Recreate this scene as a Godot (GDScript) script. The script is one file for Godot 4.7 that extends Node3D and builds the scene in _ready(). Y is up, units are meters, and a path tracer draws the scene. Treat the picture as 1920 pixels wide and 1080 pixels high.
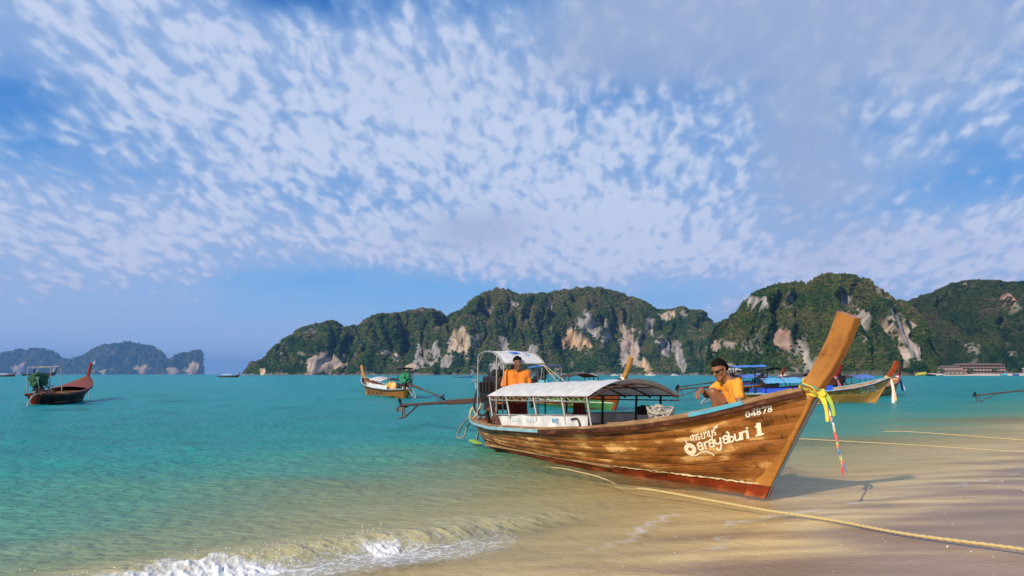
extends Node3D

# A tropical bay: longtail boats on turquoise water, a sandy shore, limestone islands behind.
# x to the right, y up, the sea lies towards -z; metres. The water level is y = 0.

const SHORE := Vector2(0.735, 0.678)    # along the shore, in (x, -z)
const SEAWARD := Vector2(-0.678, 0.735)
const EYE := Vector3(0, 1.4, 0)

var M := {}
var taken := {}
var rng := RandomNumberGenerator.new()


func _ready() -> void:
	rng.seed = 11
	setup_view()
	make_materials()
	make_hills()
	make_sand()
	make_sea()
	make_main_boat()
	make_people()
	make_other_boats()
	make_far_shore()
	make_ropes()
	make_foam()
	make_shells()


func setup_view() -> void:
	var cam := Camera3D.new()
	cam.name = "camera"
	cam.position = EYE
	cam.rotation.x = atan(162.0 / 1450.0)
	cam.fov = rad_to_deg(2.0 * atan(540.0 / 1450.0))
	cam.near = 0.1
	cam.far = 30000.0
	add_child(cam)
	cam.current = true
	var sun := DirectionalLight3D.new()
	sun.name = "sun"
	sun.light_energy = 1.6
	sun.light_color = Color(1.0, 0.93, 0.82)
	sun.light_angular_distance = 0.5
	sun.shadow_enabled = true
	sun.look_at_from_position(Vector3.ZERO, Vector3(2.19, -2.06, -3.25))
	add_child(sun)
	var env := Environment.new()
	env.background_mode = Environment.BG_SKY
	env.sky = Sky.new()
	var sm := PanoramaSkyMaterial.new()
	sm.panorama = ImageTexture.create_from_image(sky_image())
	env.sky.sky_material = sm
	env.tonemap_mode = Environment.TONE_MAPPER_LINEAR
	env.tonemap_exposure = 1.0
	env.fog_enabled = true
	env.fog_density = 0.000072
	env.fog_light_color = Color(0.47, 0.70, 0.98)
	env.sdfgi_enabled = true
	env.ssao_enabled = true
	env.ssil_enabled = true
	var we := WorldEnvironment.new()
	we.name = "world_environment"
	we.environment = env
	add_child(we)


# ---------------------------------------------------------------- sky

var sky_noise := []

func fbm(seed_: int, freq: float, oct := 4, kind := FastNoiseLite.TYPE_SIMPLEX_SMOOTH, gain := 0.5) -> FastNoiseLite:
	var n := FastNoiseLite.new()
	n.seed = seed_
	n.noise_type = kind
	n.frequency = freq
	n.fractal_octaves = oct
	n.fractal_gain = gain
	if oct == 1:
		n.fractal_type = FastNoiseLite.FRACTAL_NONE
	return n


# Clouds thicker or thinner than usual: azimuth, elevation, their spreads (degrees), amount of broken cloud, amount of veil, amount of grey layer.
const CLOUD_BANKS := [
	[-14.0, 16.0, 15.0, 5.0, 0.30, 0.15, 0.0], [0.0, 14.0, 9.0, 6.0, 0.34, 0.10, 0.0], [11.0, 13.0, 7.0, 4.0, 0.22, 0.20, 0.0],
	[-22.0, 24.0, 9.0, 3.0, 0.18, 0.35, 0.05], [-2.0, 22.0, 12.0, 3.5, 0.10, 0.35, 0.15], [-34.0, 17.5, 3.6, 3.0, -0.7, -0.35, 0.0],
	[-30.0, 13.0, 4.5, 1.2, -0.35, -0.2, 0.0], [-17.0, 26.5, 3.0, 1.0, -0.4, -0.5, 0.0], [8.5, 21.0, 5.0, 2.3, -0.35, -0.4, 0.0], [-9.0, 6.0, 10.0, 1.7, -0.8, -0.4, 0.0],
	[-3.0, 10.6, 4.5, 1.6, 0.05, 0.2, 0.45], [12.0, 25.0, 7.0, 2.8, -0.2, 0.2, 0.75], [25.0, 25.0, 8.0, 2.6, -0.1, 0.3, 0.55], [21.0, 16.0, 3.0, 5.5, -0.15, 0.2, 0.60], [31.0, 20.0, 4.0, 3.0, -0.05, 0.2, 0.40],
	[25.0, 10.5, 3.0, 1.0, -0.3, -0.2, 0.0], [20.0, 8.7, 10.0, 1.6, 0.12, 0.45, 0.1], [32.0, 7.6, 4.5, 1.6, 0.45, 0.4, 0.25], [30.0, 12.6, 4.0, 1.3, -0.45, -0.2, 0.05],
	[20.5, 22.5, 3.0, 1.2, -0.2, -0.2, 0.0], [23.5, 21.5, 4.5, 2.2, 0.22, 0.1, 0.0], [33.0, 17.5, 3.0, 2.0, 0.28, 0.2, 0.0], [2.0, 7.4, 4.5, 0.9, 0.35, 0.2, 0.1],
	[-30.0, 8.0, 9.0, 2.4, 0.22, 0.55, 0.0], [23.0, 6.8, 9.0, 1.3, 0.32, 0.35, 0.0], [3.0, 8.6, 10.0, 1.1, 0.22, 0.2, 0.0], [-30.0, 2.5, 13.0, 2.5, -0.7, 0.30, 0.0], [14.0, 2.5, 14.0, 2.0, -0.7, 0.1, 0.0], [12.0, 6.2, 5.0, 1.0, -0.6, -0.2, 0.0], [15.3, 4.6, 1.0, 0.8, 0.5, 0.1, 0.2], [-35.0, 23.0, 4.0, 3.0, 0.1, 0.3, 0.1],
	[-34.0, 5.8, 3.0, 0.5, 0.25, 0.1, 0.05], [-31.0, 21.5, 7.0, 3.0, 0.22, 0.35, 0.0], [-26.0, 11.5, 8.0, 1.8, 0.18, 0.4, 0.0], [26.0, 14.0, 6.0, 2.0, 0.05, 0.3, 0.1], [12.0, 9.5, 7.0, 1.6, 0.12, 0.3, 0.0], [-10.0, 9.0, 10.0, 1.4, 0.12, 0.3, 0.0],
]

func sky_color(az: float, el: float) -> Color:
	# az, el in radians
	var d := Vector3(sin(az) * cos(el), sin(el), -cos(az) * cos(el))
	var k := 1.0 / (maxf(d.y, 0.0) + 0.33)
	var px := d.x * k
	var pz := d.z * k
	var e := rad_to_deg(el)
	var blue := ramp3(e, [0.0, 2.5, 6.0, 12.0, 20.0, 32.0, 90.0], [Color(0.70, 0.80, 0.94), Color(0.63, 0.77, 0.94), Color(0.50, 0.715, 0.93), Color(0.37, 0.615, 0.885), Color(0.245, 0.495, 0.80), Color(0.19, 0.41, 0.71), Color(0.16, 0.33, 0.62)])
	var broken := -0.06
	var veil := 0.26
	var grey := 0.0
	var a := rad_to_deg(az)
	for b in CLOUD_BANKS:
		var u: float = (a - b[0]) / b[2]
		var v: float = (e - b[1]) / b[3]
		var r := u * u + v * v
		if r < 7.0:
			var g := exp(-0.5 * r)
			broken += b[4] * g
			veil += b[5] * g
			grey += b[6] * g
	var out_of := clampf((absf(a) - 36.0) / 12.0, 0.0, 1.0)
	broken += out_of * 0.12
	veil += out_of * 0.15
	# shear the pattern so that the rows of small clouds run across the sky
	var qx := px + 0.14 * pz
	var qz := pz * 0.52 - 0.10 * px
	var wx: float = sky_noise[3].get_noise_2d(px, pz) * 0.012 + sky_noise[1].get_noise_2d(px, pz) * 0.003
	qx += wx
	qz += sky_noise[3].get_noise_2d(px + 40.0, pz) * 0.012 + sky_noise[1].get_noise_2d(px, pz + 40.0) * 0.003
	var puffs: float = -sky_noise[0].get_noise_2d(qx, qz) - 0.35
	var fine: float = sky_noise[1].get_noise_2d(qx, qz)
	var wide: float = sky_noise[2].get_noise_2d(px, pz)
	var streak: float = sky_noise[4].get_noise_2d(px * 0.5 + pz * 0.3, pz * 2.2)
	var dens := broken * 1.25 + puffs * 1.35 + fine * 0.42 + wide * 0.62
	var c := smoothstep(-0.48, 0.80, dens) * 0.92
	var vl := clampf(veil * 1.1 + wide * 0.32 + streak * 0.22 + fine * 0.05, 0.0, 0.72)
	var gr := smoothstep(0.12, 0.75, grey * 1.15 + wide * 0.22 + streak * 0.12 * grey)
	var low := clampf(1.0 - e / 14.0, 0.0, 1.0)
	var bright := Color(0.80, 0.845, 0.945).lerp(Color(0.775, 0.795, 0.92), low)
	var shade := Color(0.60, 0.71, 0.88).lerp(Color(0.68, 0.74, 0.895), low)
	var col := blue.lerp(Color(0.66, 0.745, 0.905), vl)
	var lit := smoothstep(0.0, 1.0, dens * 0.8 + fine * 0.5 + puffs * 0.3)
	col = col.lerp(shade.lerp(bright, lit), c)
	col = col.lerp(Color(0.615, 0.69, 0.835).lerp(Color(0.70, 0.735, 0.875), clampf(low * 1.4 + wide * 0.3, 0, 1)), gr * 0.8)
	return col


func ramp3(x: float, xs: Array, cs: Array) -> Color:
	if x <= xs[0]:
		return cs[0]
	for i in range(1, xs.size()):
		if x <= xs[i]:
			var f: float = (x - xs[i - 1]) / (xs[i] - xs[i - 1])
			return cs[i - 1].lerp(cs[i], f)
	return cs[-1]


func sky_image() -> Image:
	var cells := fbm(5, 21.0, 2, FastNoiseLite.TYPE_CELLULAR, 0.35)
	cells.cellular_return_type = FastNoiseLite.RETURN_DISTANCE
	cells.cellular_distance_function = FastNoiseLite.DISTANCE_EUCLIDEAN
	cells.cellular_jitter = 0.95
	sky_noise = [cells, fbm(6, 30.0, 5), fbm(7, 1.7, 3), fbm(8, 5.0, 2), fbm(9, 3.2, 4)]
	var w := 4096
	var h := 2048
	var sw := 512
	var sh := 256
	var low := PackedByteArray()
	low.resize(sw * sh * 3)
	var at := 0
	for j in sh:
		var el := PI / 2 - (j + 0.5) / sh * PI
		for i in sw:
			var az := (i + 0.5) / sw * TAU
			if az > PI:
				az -= TAU
			var c := sky_color(az, maxf(el, 0.0))
			low[at] = int(c.r * 255)
			low[at + 1] = int(c.g * 255)
			low[at + 2] = int(c.b * 255)
			at += 3
	var im := Image.create_from_data(sw, sh, false, Image.FORMAT_RGB8, low)
	im.resize(w, h, Image.INTERPOLATE_CUBIC)
	# the same sky again, finely, where it is looked at
	var half := 470
	var j0 := 630
	var j1 := 1030
	var fw := half * 2
	var buf := PackedByteArray()
	buf.resize(fw * (j1 - j0) * 3)
	at = 0
	for j in range(j0, j1):
		var el := PI / 2 - (j + 0.5) / h * PI
		for i in fw:
			var az := (i - half + 0.5) / w * TAU
			var c := sky_color(az, maxf(el, 0.0))
			buf[at] = int(c.r * 255)
			buf[at + 1] = int(c.g * 255)
			buf[at + 2] = int(c.b * 255)
			at += 3
	var win := Image.create_from_data(fw, j1 - j0, false, Image.FORMAT_RGB8, buf)
	im.blit_rect(win, Rect2i(half, 0, half, j1 - j0), Vector2i(0, j0))
	im.blit_rect(win, Rect2i(0, 0, half, j1 - j0), Vector2i(w - half, j0))
	return im


# ---------------------------------------------------------------- things, parts and shapes

func numbered(called: String) -> String:
	var n: int = taken.get(called, 0)
	taken[called] = n + 1
	return called if n == 0 else "%s_%03d" % [called, n]


func tag(o: Node, label: String, category: String, group := "") -> Node:
	o.set_meta("label", label)
	o.set_meta("category", category)
	if group:
		o.set_meta("group", group)
	return o


func thing(called: String, label: String, category: String, at := Vector3.ZERO, turn := 0.0, group := "") -> Node3D:
	var o := Node3D.new()
	o.name = numbered(called)
	o.position = at
	o.rotation.y = turn
	add_child(o)
	tag(o, label, category, group)
	return o


func part(called: String, mesh: Mesh, mat: Material, parent: Node = self) -> MeshInstance3D:
	var o := MeshInstance3D.new()
	o.name = numbered(called) if parent == self else called
	o.mesh = mesh
	o.material_override = mat
	parent.add_child(o, true)
	return o


func struct(called: String, mesh: Mesh, mat: Material) -> MeshInstance3D:
	var o := part(called, mesh, mat)
	o.set_meta("kind", "structure")
	return o


func begin() -> SurfaceTool:
	var st := SurfaceTool.new()
	st.begin(Mesh.PRIMITIVE_TRIANGLES)
	st.set_smooth_group(-1)
	return st


func done(st: SurfaceTool) -> ArrayMesh:
	st.generate_normals()
	return st.commit()


func tri(st: SurfaceTool, a: Vector3, b: Vector3, c: Vector3) -> void:
	st.add_vertex(a)
	st.add_vertex(b)
	st.add_vertex(c)


func quad(st: SurfaceTool, a: Vector3, b: Vector3, c: Vector3, d: Vector3) -> void:
	tri(st, a, b, c)
	tri(st, a, c, d)


# a box with chamfered long edges, from a to b; w across, h up
func bar(st: SurfaceTool, a: Vector3, b: Vector3, w: float, h: float, up := Vector3.UP, ch := 0.12) -> void:
	var f := (b - a).normalized()
	if absf(f.dot(up)) > 0.98:
		up = Vector3.RIGHT
	var s := f.cross(up).normalized()
	var u := s.cross(f).normalized()
	var c := minf(w, h) * ch
	var ring := [Vector2(-w / 2 + c, -h / 2), Vector2(w / 2 - c, -h / 2), Vector2(w / 2, -h / 2 + c), Vector2(w / 2, h / 2 - c), Vector2(w / 2 - c, h / 2), Vector2(-w / 2 + c, h / 2), Vector2(-w / 2, h / 2 - c), Vector2(-w / 2, -h / 2 + c)]
	st.set_smooth_group(-1)
	for i in 8:
		var p: Vector2 = ring[i]
		var q: Vector2 = ring[(i + 1) % 8]
		var p3 := s * p.x + u * p.y
		var q3 := s * q.x + u * q.y
		quad(st, a + p3, b + p3, b + q3, a + q3)
		tri(st, a, a + p3, a + q3)
		tri(st, b, b + q3, b + p3)


func box(st: SurfaceTool, at: Vector3, size: Vector3, turn := Basis.IDENTITY) -> void:
	bar(st, at - turn.x * size.x / 2, at + turn.x * size.x / 2, size.z, size.y, turn.y)


func tube(st: SurfaceTool, pts: Array, r: Variant, sides := 8, twist := 0.0, lobes := 0.0) -> void:
	var n := pts.size()
	var rings := []
	var side := Vector3.ZERO
	for i in n:
		var f: Vector3 = (pts[mini(i + 1, n - 1)] - pts[maxi(i - 1, 0)]).normalized()
		if i == 0:
			side = f.cross(Vector3.UP if absf(f.y) < 0.9 else Vector3.RIGHT).normalized()
		side = (side - f * f.dot(side)).normalized()
		var up := side.cross(f)
		var rad: float = r[i] if r is Array else r
		var ring := []
		for k in sides:
			var t := TAU * k / sides
			var rr := rad * (1.0 + lobes * cos(3.0 * (t + twist * i)))
			ring.append(pts[i] + (side * cos(t) + up * sin(t)) * rr)
		rings.append(ring)
	st.set_smooth_group(0)
	for i in n - 1:
		for k in sides:
			var k2 := (k + 1) % sides
			quad(st, rings[i][k], rings[i][k2], rings[i + 1][k2], rings[i + 1][k])
	st.set_smooth_group(-1)
	for k in sides:
		tri(st, pts[0], rings[0][(k + 1) % sides], rings[0][k])
		tri(st, pts[n - 1], rings[n - 1][k], rings[n - 1][(k + 1) % sides])


func curve(pts: Array, per := 6) -> Array:
	var out := []
	for i in pts.size() - 1:
		var a = pts[maxi(i - 1, 0)]
		var d = pts[mini(i + 2, pts.size() - 1)]
		for k in per:
			out.append(pts[i].cubic_interpolate(pts[i + 1], a, d, float(k) / per))
	out.append(pts[-1])
	return out


# lathe about the y axis through at; profile of (radius, height)
func lathe(st: SurfaceTool, at: Vector3, profile: Array, sides := 14, turn := Basis.IDENTITY) -> void:
	st.set_smooth_group(-1)
	for i in profile.size() - 1:
		var p: Vector2 = profile[i]
		var q: Vector2 = profile[i + 1]
		for k in sides:
			var a := TAU * k / sides
			var b := TAU * (k + 1) / sides
			var va := Vector3(cos(a), 0, sin(a))
			var vb := Vector3(cos(b), 0, sin(b))
			quad(st, at + turn * (va * p.x + Vector3.UP * p.y), at + turn * (vb * p.x + Vector3.UP * p.y), at + turn * (vb * q.x + Vector3.UP * q.y), at + turn * (va * q.x + Vector3.UP * q.y))


# a sheet of rows x cols points
func sheet(rows: int, cols: int, P: PackedVector3Array, U := PackedVector2Array(), C := PackedColorArray()) -> ArrayMesh:
	var idx := PackedInt32Array()
	idx.resize((rows - 1) * (cols - 1) * 6)
	var n := 0
	for i in rows - 1:
		for j in cols - 1:
			var a := i * cols + j
			idx[n] = a
			idx[n + 1] = a + 1
			idx[n + 2] = a + cols + 1
			idx[n + 3] = a
			idx[n + 4] = a + cols + 1
			idx[n + 5] = a + cols
			n += 6
	var arr := []
	arr.resize(Mesh.ARRAY_MAX)
	arr[Mesh.ARRAY_VERTEX] = P
	arr[Mesh.ARRAY_INDEX] = idx
	if U.size():
		arr[Mesh.ARRAY_TEX_UV] = U
	if C.size():
		arr[Mesh.ARRAY_COLOR] = C
	var st := SurfaceTool.new()
	st.create_from_arrays(arr)
	st.generate_normals()
	return st.commit()


func ip(x: float, xs: Array, ys: Array) -> float:
	if x <= xs[0]:
		return ys[0]
	for i in range(1, xs.size()):
		if x <= xs[i]:
			return lerpf(ys[i - 1], ys[i], (x - xs[i - 1]) / (xs[i] - xs[i - 1]))
	return ys[-1]


# ---------------------------------------------------------------- materials

func lin(r: float, g: float, b: float) -> Color:
	return Color(r, g, b).linear_to_srgb()


func paint(key: String, r: float, g: float, b: float, rough := 0.6, metal := 0.0, bumps := 0.0) -> StandardMaterial3D:
	var m := StandardMaterial3D.new()
	m.resource_name = key
	m.albedo_color = lin(r, g, b)
	m.roughness = rough
	m.metallic = metal
	if bumps > 0.0:
		# worn and uneven: a mottled tint over the colour, in the thing's own axes
		m.albedo_texture = M["mottle"]
		m.uv1_triplanar = true
		m.uv1_scale = Vector3.ONE * bumps
	M[key] = m
	return m


# boards: grain along u; low, middle and light tones as linear colours
func wood_image(seed_: int, dark: Color, mid: Color, pale: Color, worn: float) -> ImageTexture:
	var w := 1024
	var h := 512
	var grain := fbm(seed_, 0.045, 4).get_image(128, h)
	grain.resize(w, h, Image.INTERPOLATE_CUBIC)
	var streak := fbm(seed_ + 1, 0.02, 4).get_image(256, h)
	streak.resize(w, h, Image.INTERPOLATE_CUBIC)
	var blot := fbm(seed_ + 2, 0.012, 5).get_image(340, h)
	blot.resize(w, h, Image.INTERPOLATE_CUBIC)
	var drip := fbm(seed_ + 4, 0.05, 3).get_image(w, 72)
	drip.resize(w, h, Image.INTERPOLATE_CUBIC)
	var dr := drip.get_data()
	var pits := fbm(seed_ + 3, 0.07, 3).get_image(w, h)
	var g := grain.get_data()
	var s := streak.get_data()
	var b := blot.get_data()
	var q := pits.get_data()
	var out := PackedByteArray()
	out.resize(w * h * 3)
	var lut := PackedByteArray()
	for i in 256:
		var t := i / 255.0
		var c: Color = dark.lerp(mid, smoothstep(0.0, 0.5, t)) if t < 0.5 else mid.lerp(pale, smoothstep(0.5, 1.0, t))
		c = c.linear_to_srgb()
		lut.append_array([int(c.r * 255), int(c.g * 255), int(c.b * 255)])
	for i in w * h:
		var v := 0.49 + (g[i] - 128) * 0.0007 + (s[i] - 128) * 0.0009 + (b[i] - 128) * 0.0024 * worn
		if q[i] > 168:
			v -= (q[i] - 168) * 0.0025
		if dr[i] > 176:
			v -= (dr[i] - 176) * 0.0040
		if b[i] > 150:
			v += (b[i] - 150) * 0.0030 * worn * clampf((s[i] - 95) / 50.0, 0.0, 1.0)
		var k := clampi(int(v * 255), 0, 255) * 3
		out[i * 3] = lut[k]
		out[i * 3 + 1] = lut[k + 1]
		out[i * 3 + 2] = lut[k + 2]
	return ImageTexture.create_from_image(Image.create_from_data(w, h, false, Image.FORMAT_RGB8, out))


func wood(key: String, tex: Texture2D, tint := Color.WHITE, rough := 0.5, triplanar := 0.0) -> StandardMaterial3D:
	var m := StandardMaterial3D.new()
	m.resource_name = key
	m.albedo_texture = tex
	m.albedo_color = tint
	m.roughness = rough
	m.metallic_specular = 0.4
	m.normal_enabled = true
	m.normal_texture = M["grain_normal"]
	m.normal_scale = 0.6
	if triplanar > 0.0:
		m.uv1_triplanar = true
		m.uv1_scale = Vector3.ONE * triplanar
	else:
		m.vertex_color_use_as_albedo = true
	M[key] = m
	return m


func noise_normal(n: FastNoiseLite, size: int, strength: float, stretch := 1) -> ImageTexture:
	var im := n.get_seamless_image(size / stretch, size)
	if stretch > 1:
		im.resize(size, size, Image.INTERPOLATE_CUBIC)
	im.bump_map_to_normal_map(strength)
	return ImageTexture.create_from_image(im)


func make_materials() -> void:
	var mi := fbm(3, 0.012, 5).get_seamless_image(256, 256)
	var md := mi.get_data()
	var mo := PackedByteArray()
	mo.resize(256 * 256 * 3)
	for i in 256 * 256:
		var v := clampi(228 + int((md[i] - 128) * 0.22), 0, 255)
		mo[i * 3] = v
		mo[i * 3 + 1] = v
		mo[i * 3 + 2] = v
	M["mottle"] = ImageTexture.create_from_image(Image.create_from_data(256, 256, false, Image.FORMAT_RGB8, mo))
	M["grain_normal"] = noise_normal(fbm(31, 0.05, 4), 512, 3.0, 8)
	M["cloth_normal"] = noise_normal(fbm(33, 0.02, 4), 256, 3.0)
	var t1 := wood_image(41, Color(0.05, 0.017, 0.005), Color(0.30, 0.112, 0.024), Color(0.66, 0.40, 0.15), 1.45)
	var t2 := wood_image(51, Color(0.13, 0.045, 0.009), Color(0.40, 0.168, 0.034), Color(0.56, 0.30, 0.085), 0.8)
	var t3 := wood_image(61, Color(0.12, 0.07, 0.035), Color(0.40, 0.26, 0.14), Color(0.66, 0.52, 0.34), 1.0)
	var t4 := wood_image(57, Color(0.22, 0.10, 0.025), Color(0.52, 0.265, 0.065), Color(0.66, 0.42, 0.17), 0.9)
	wood("hull", t1, Color.WHITE, 0.42)
	wood("prow", t2, Color.WHITE, 0.36)
	wood("weathered", t3, Color.WHITE, 0.7)
	wood("hull_b", t4, Color(1.0, 0.98, 0.95), 0.45)
	wood("hull_g", t2, Color(0.80, 0.60, 0.55), 0.45)
	wood("hull_red", t2, Color(0.55, 0.36, 0.42), 0.5)
	wood("hull_dark", t1, Color(0.5, 0.38, 0.36), 0.5)
	wood("black_timber", t1, Color(0.16, 0.12, 0.16), 0.55)
	wood("hull_gold", t4, Color(0.84, 0.76, 0.70), 0.5)
	wood("hull_pale", t3, Color(1.0, 0.9, 0.8), 0.6)
	wood("deck", t3, Color(0.85, 0.8, 0.75), 0.75, 0.7)
	wood("dark_timber", t1, Color(0.5, 0.4, 0.4), 0.6, 0.8)
	wood("plain_timber", t2, Color(0.8, 0.7, 0.65), 0.55, 0.8)
	wood("red_prow", t2, Color(0.75, 0.32, 0.25), 0.4, 0.6)
	wood("brown_prow", t2, Color(0.85, 0.55, 0.4), 0.35, 0.6)
	wood("gold_prow", t4, Color(0.95, 0.9, 0.85), 0.4, 0.6)
	wood("red_boot", t1, Color(0.88, 0.56, 0.48), 0.6)
	paint("blue_paint", 0.10, 0.42, 0.58, 0.55, 0, 1.3)
	paint("pale_blue_paint", 0.30, 0.52, 0.62, 0.55, 0, 0.9)
	paint("dark_blue_edge", 0.04, 0.16, 0.28, 0.5)
	paint("cream_paint", 0.74, 0.62, 0.36, 0.7, 0, 2.2)
	paint("letter_cream", 0.86, 0.80, 0.60, 0.6)
	paint("letter_white", 0.84, 0.83, 0.80, 0.6)
	paint("letter_blue", 0.16, 0.42, 0.62, 0.6)
	paint("letter_faded", 0.62, 0.72, 0.76, 0.6)
	paint("white_paint", 0.80, 0.80, 0.79, 0.5, 0, 0.8)
	paint("green_paint", 0.10, 0.32, 0.08, 0.6, 0, 0.9)
	paint("lime_paint", 0.30, 0.50, 0.06, 0.6)
	paint("steel", 0.42, 0.40, 0.37, 0.42, 0.35, 1.6)
	paint("rusty", 0.13, 0.055, 0.035, 0.7, 0.25, 1.6)
	paint("black_metal", 0.025, 0.023, 0.024, 0.45, 0.4, 2.0)
	paint("dark_grease", 0.035, 0.02, 0.016, 0.5, 0.2, 2.0)
	paint("bright_metal", 0.6, 0.6, 0.58, 0.3, 0.8)
	paint("rubber", 0.02, 0.02, 0.02, 0.75)
	paint("glass_dark", 0.012, 0.01, 0.01, 0.08)
	paint("skin", 0.245, 0.105, 0.05, 0.5)
	paint("skin_dark", 0.13, 0.055, 0.03, 0.5)
	paint("hair", 0.009, 0.007, 0.006, 0.9)
	M["hair"].metallic_specular = 0.15
	paint("black_cloth", 0.018, 0.016, 0.017, 0.9)
	for c in [["orange_shirt", 0.86, 0.34, 0.030], ["deep_orange_shirt", 0.80, 0.22, 0.02], ["tarp_white", 0.80, 0.79, 0.78], ["tarp_blue", 0.055, 0.20, 0.62], ["tarp_skyblue", 0.10, 0.36, 0.62], ["tarp_royal", 0.02, 0.09, 0.60], ["tarp_dark", 0.03, 0.03, 0.04], ["tarp_green", 0.02, 0.20, 0.10], ["tarp_darkgreen", 0.012, 0.075, 0.035], ["maroon_cloth", 0.20, 0.035, 0.02], ["cyan_plastic", 0.10, 0.55, 0.75],
			["yellow_cloth", 0.70, 0.58, 0.05], ["lime_cloth", 0.32, 0.44, 0.05], ["teal_cloth", 0.04, 0.30, 0.32], ["red_cloth", 0.62, 0.05, 0.04], ["blue_cloth", 0.04, 0.14, 0.42], ["white_cloth", 0.80, 0.79, 0.77], ["pink_cloth", 0.75, 0.10, 0.25], ["peach_cloth", 0.78, 0.48, 0.20], ["grey_cloth", 0.42, 0.40, 0.38], ["orange_cloth", 0.75, 0.25, 0.03]]:
		var m := paint(c[0], c[1], c[2], c[3], 0.85)
		m.normal_enabled = true
		m.normal_texture = M["cloth_normal"]
		m.normal_scale = 0.9
		m.uv1_triplanar = true
		m.uv1_scale = Vector3.ONE * 1.7
		m.rim_enabled = true
		m.rim = 0.2
	for k in ["tarp_white", "white_cloth", "tarp_blue", "orange_shirt", "deep_orange_shirt", "yellow_cloth"]:
		M[k].backlight_enabled = true
		M[k].backlight = Color(0.45, 0.45, 0.45)
	M["tarp_white"].albedo_texture = M["mottle"]
	var rm := paint("rope_yellow", 0.52, 0.40, 0.17, 0.85)
	rm.rim_enabled = true
	paint("rope_pale", 0.48, 0.39, 0.22, 0.85)
	paint("rope_grey", 0.40, 0.37, 0.33, 0.9)
	var fm := paint("foam_cover", 0.84, 0.85, 0.85, 0.6)
	var ones := Image.create_empty(4, 4, false, Image.FORMAT_RGB8)
	ones.fill(Color.WHITE)
	fm.albedo_texture = ImageTexture.create_from_image(ones)
	fm.transparency = BaseMaterial3D.TRANSPARENCY_ALPHA
	fm.vertex_color_use_as_albedo = true
	fm.backlight_enabled = true
	fm.backlight = Color(0.5, 0.5, 0.5)
	paint("drops", 0.84, 0.85, 0.85, 0.4)


# ---------------------------------------------------------------- limestone hills

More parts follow.
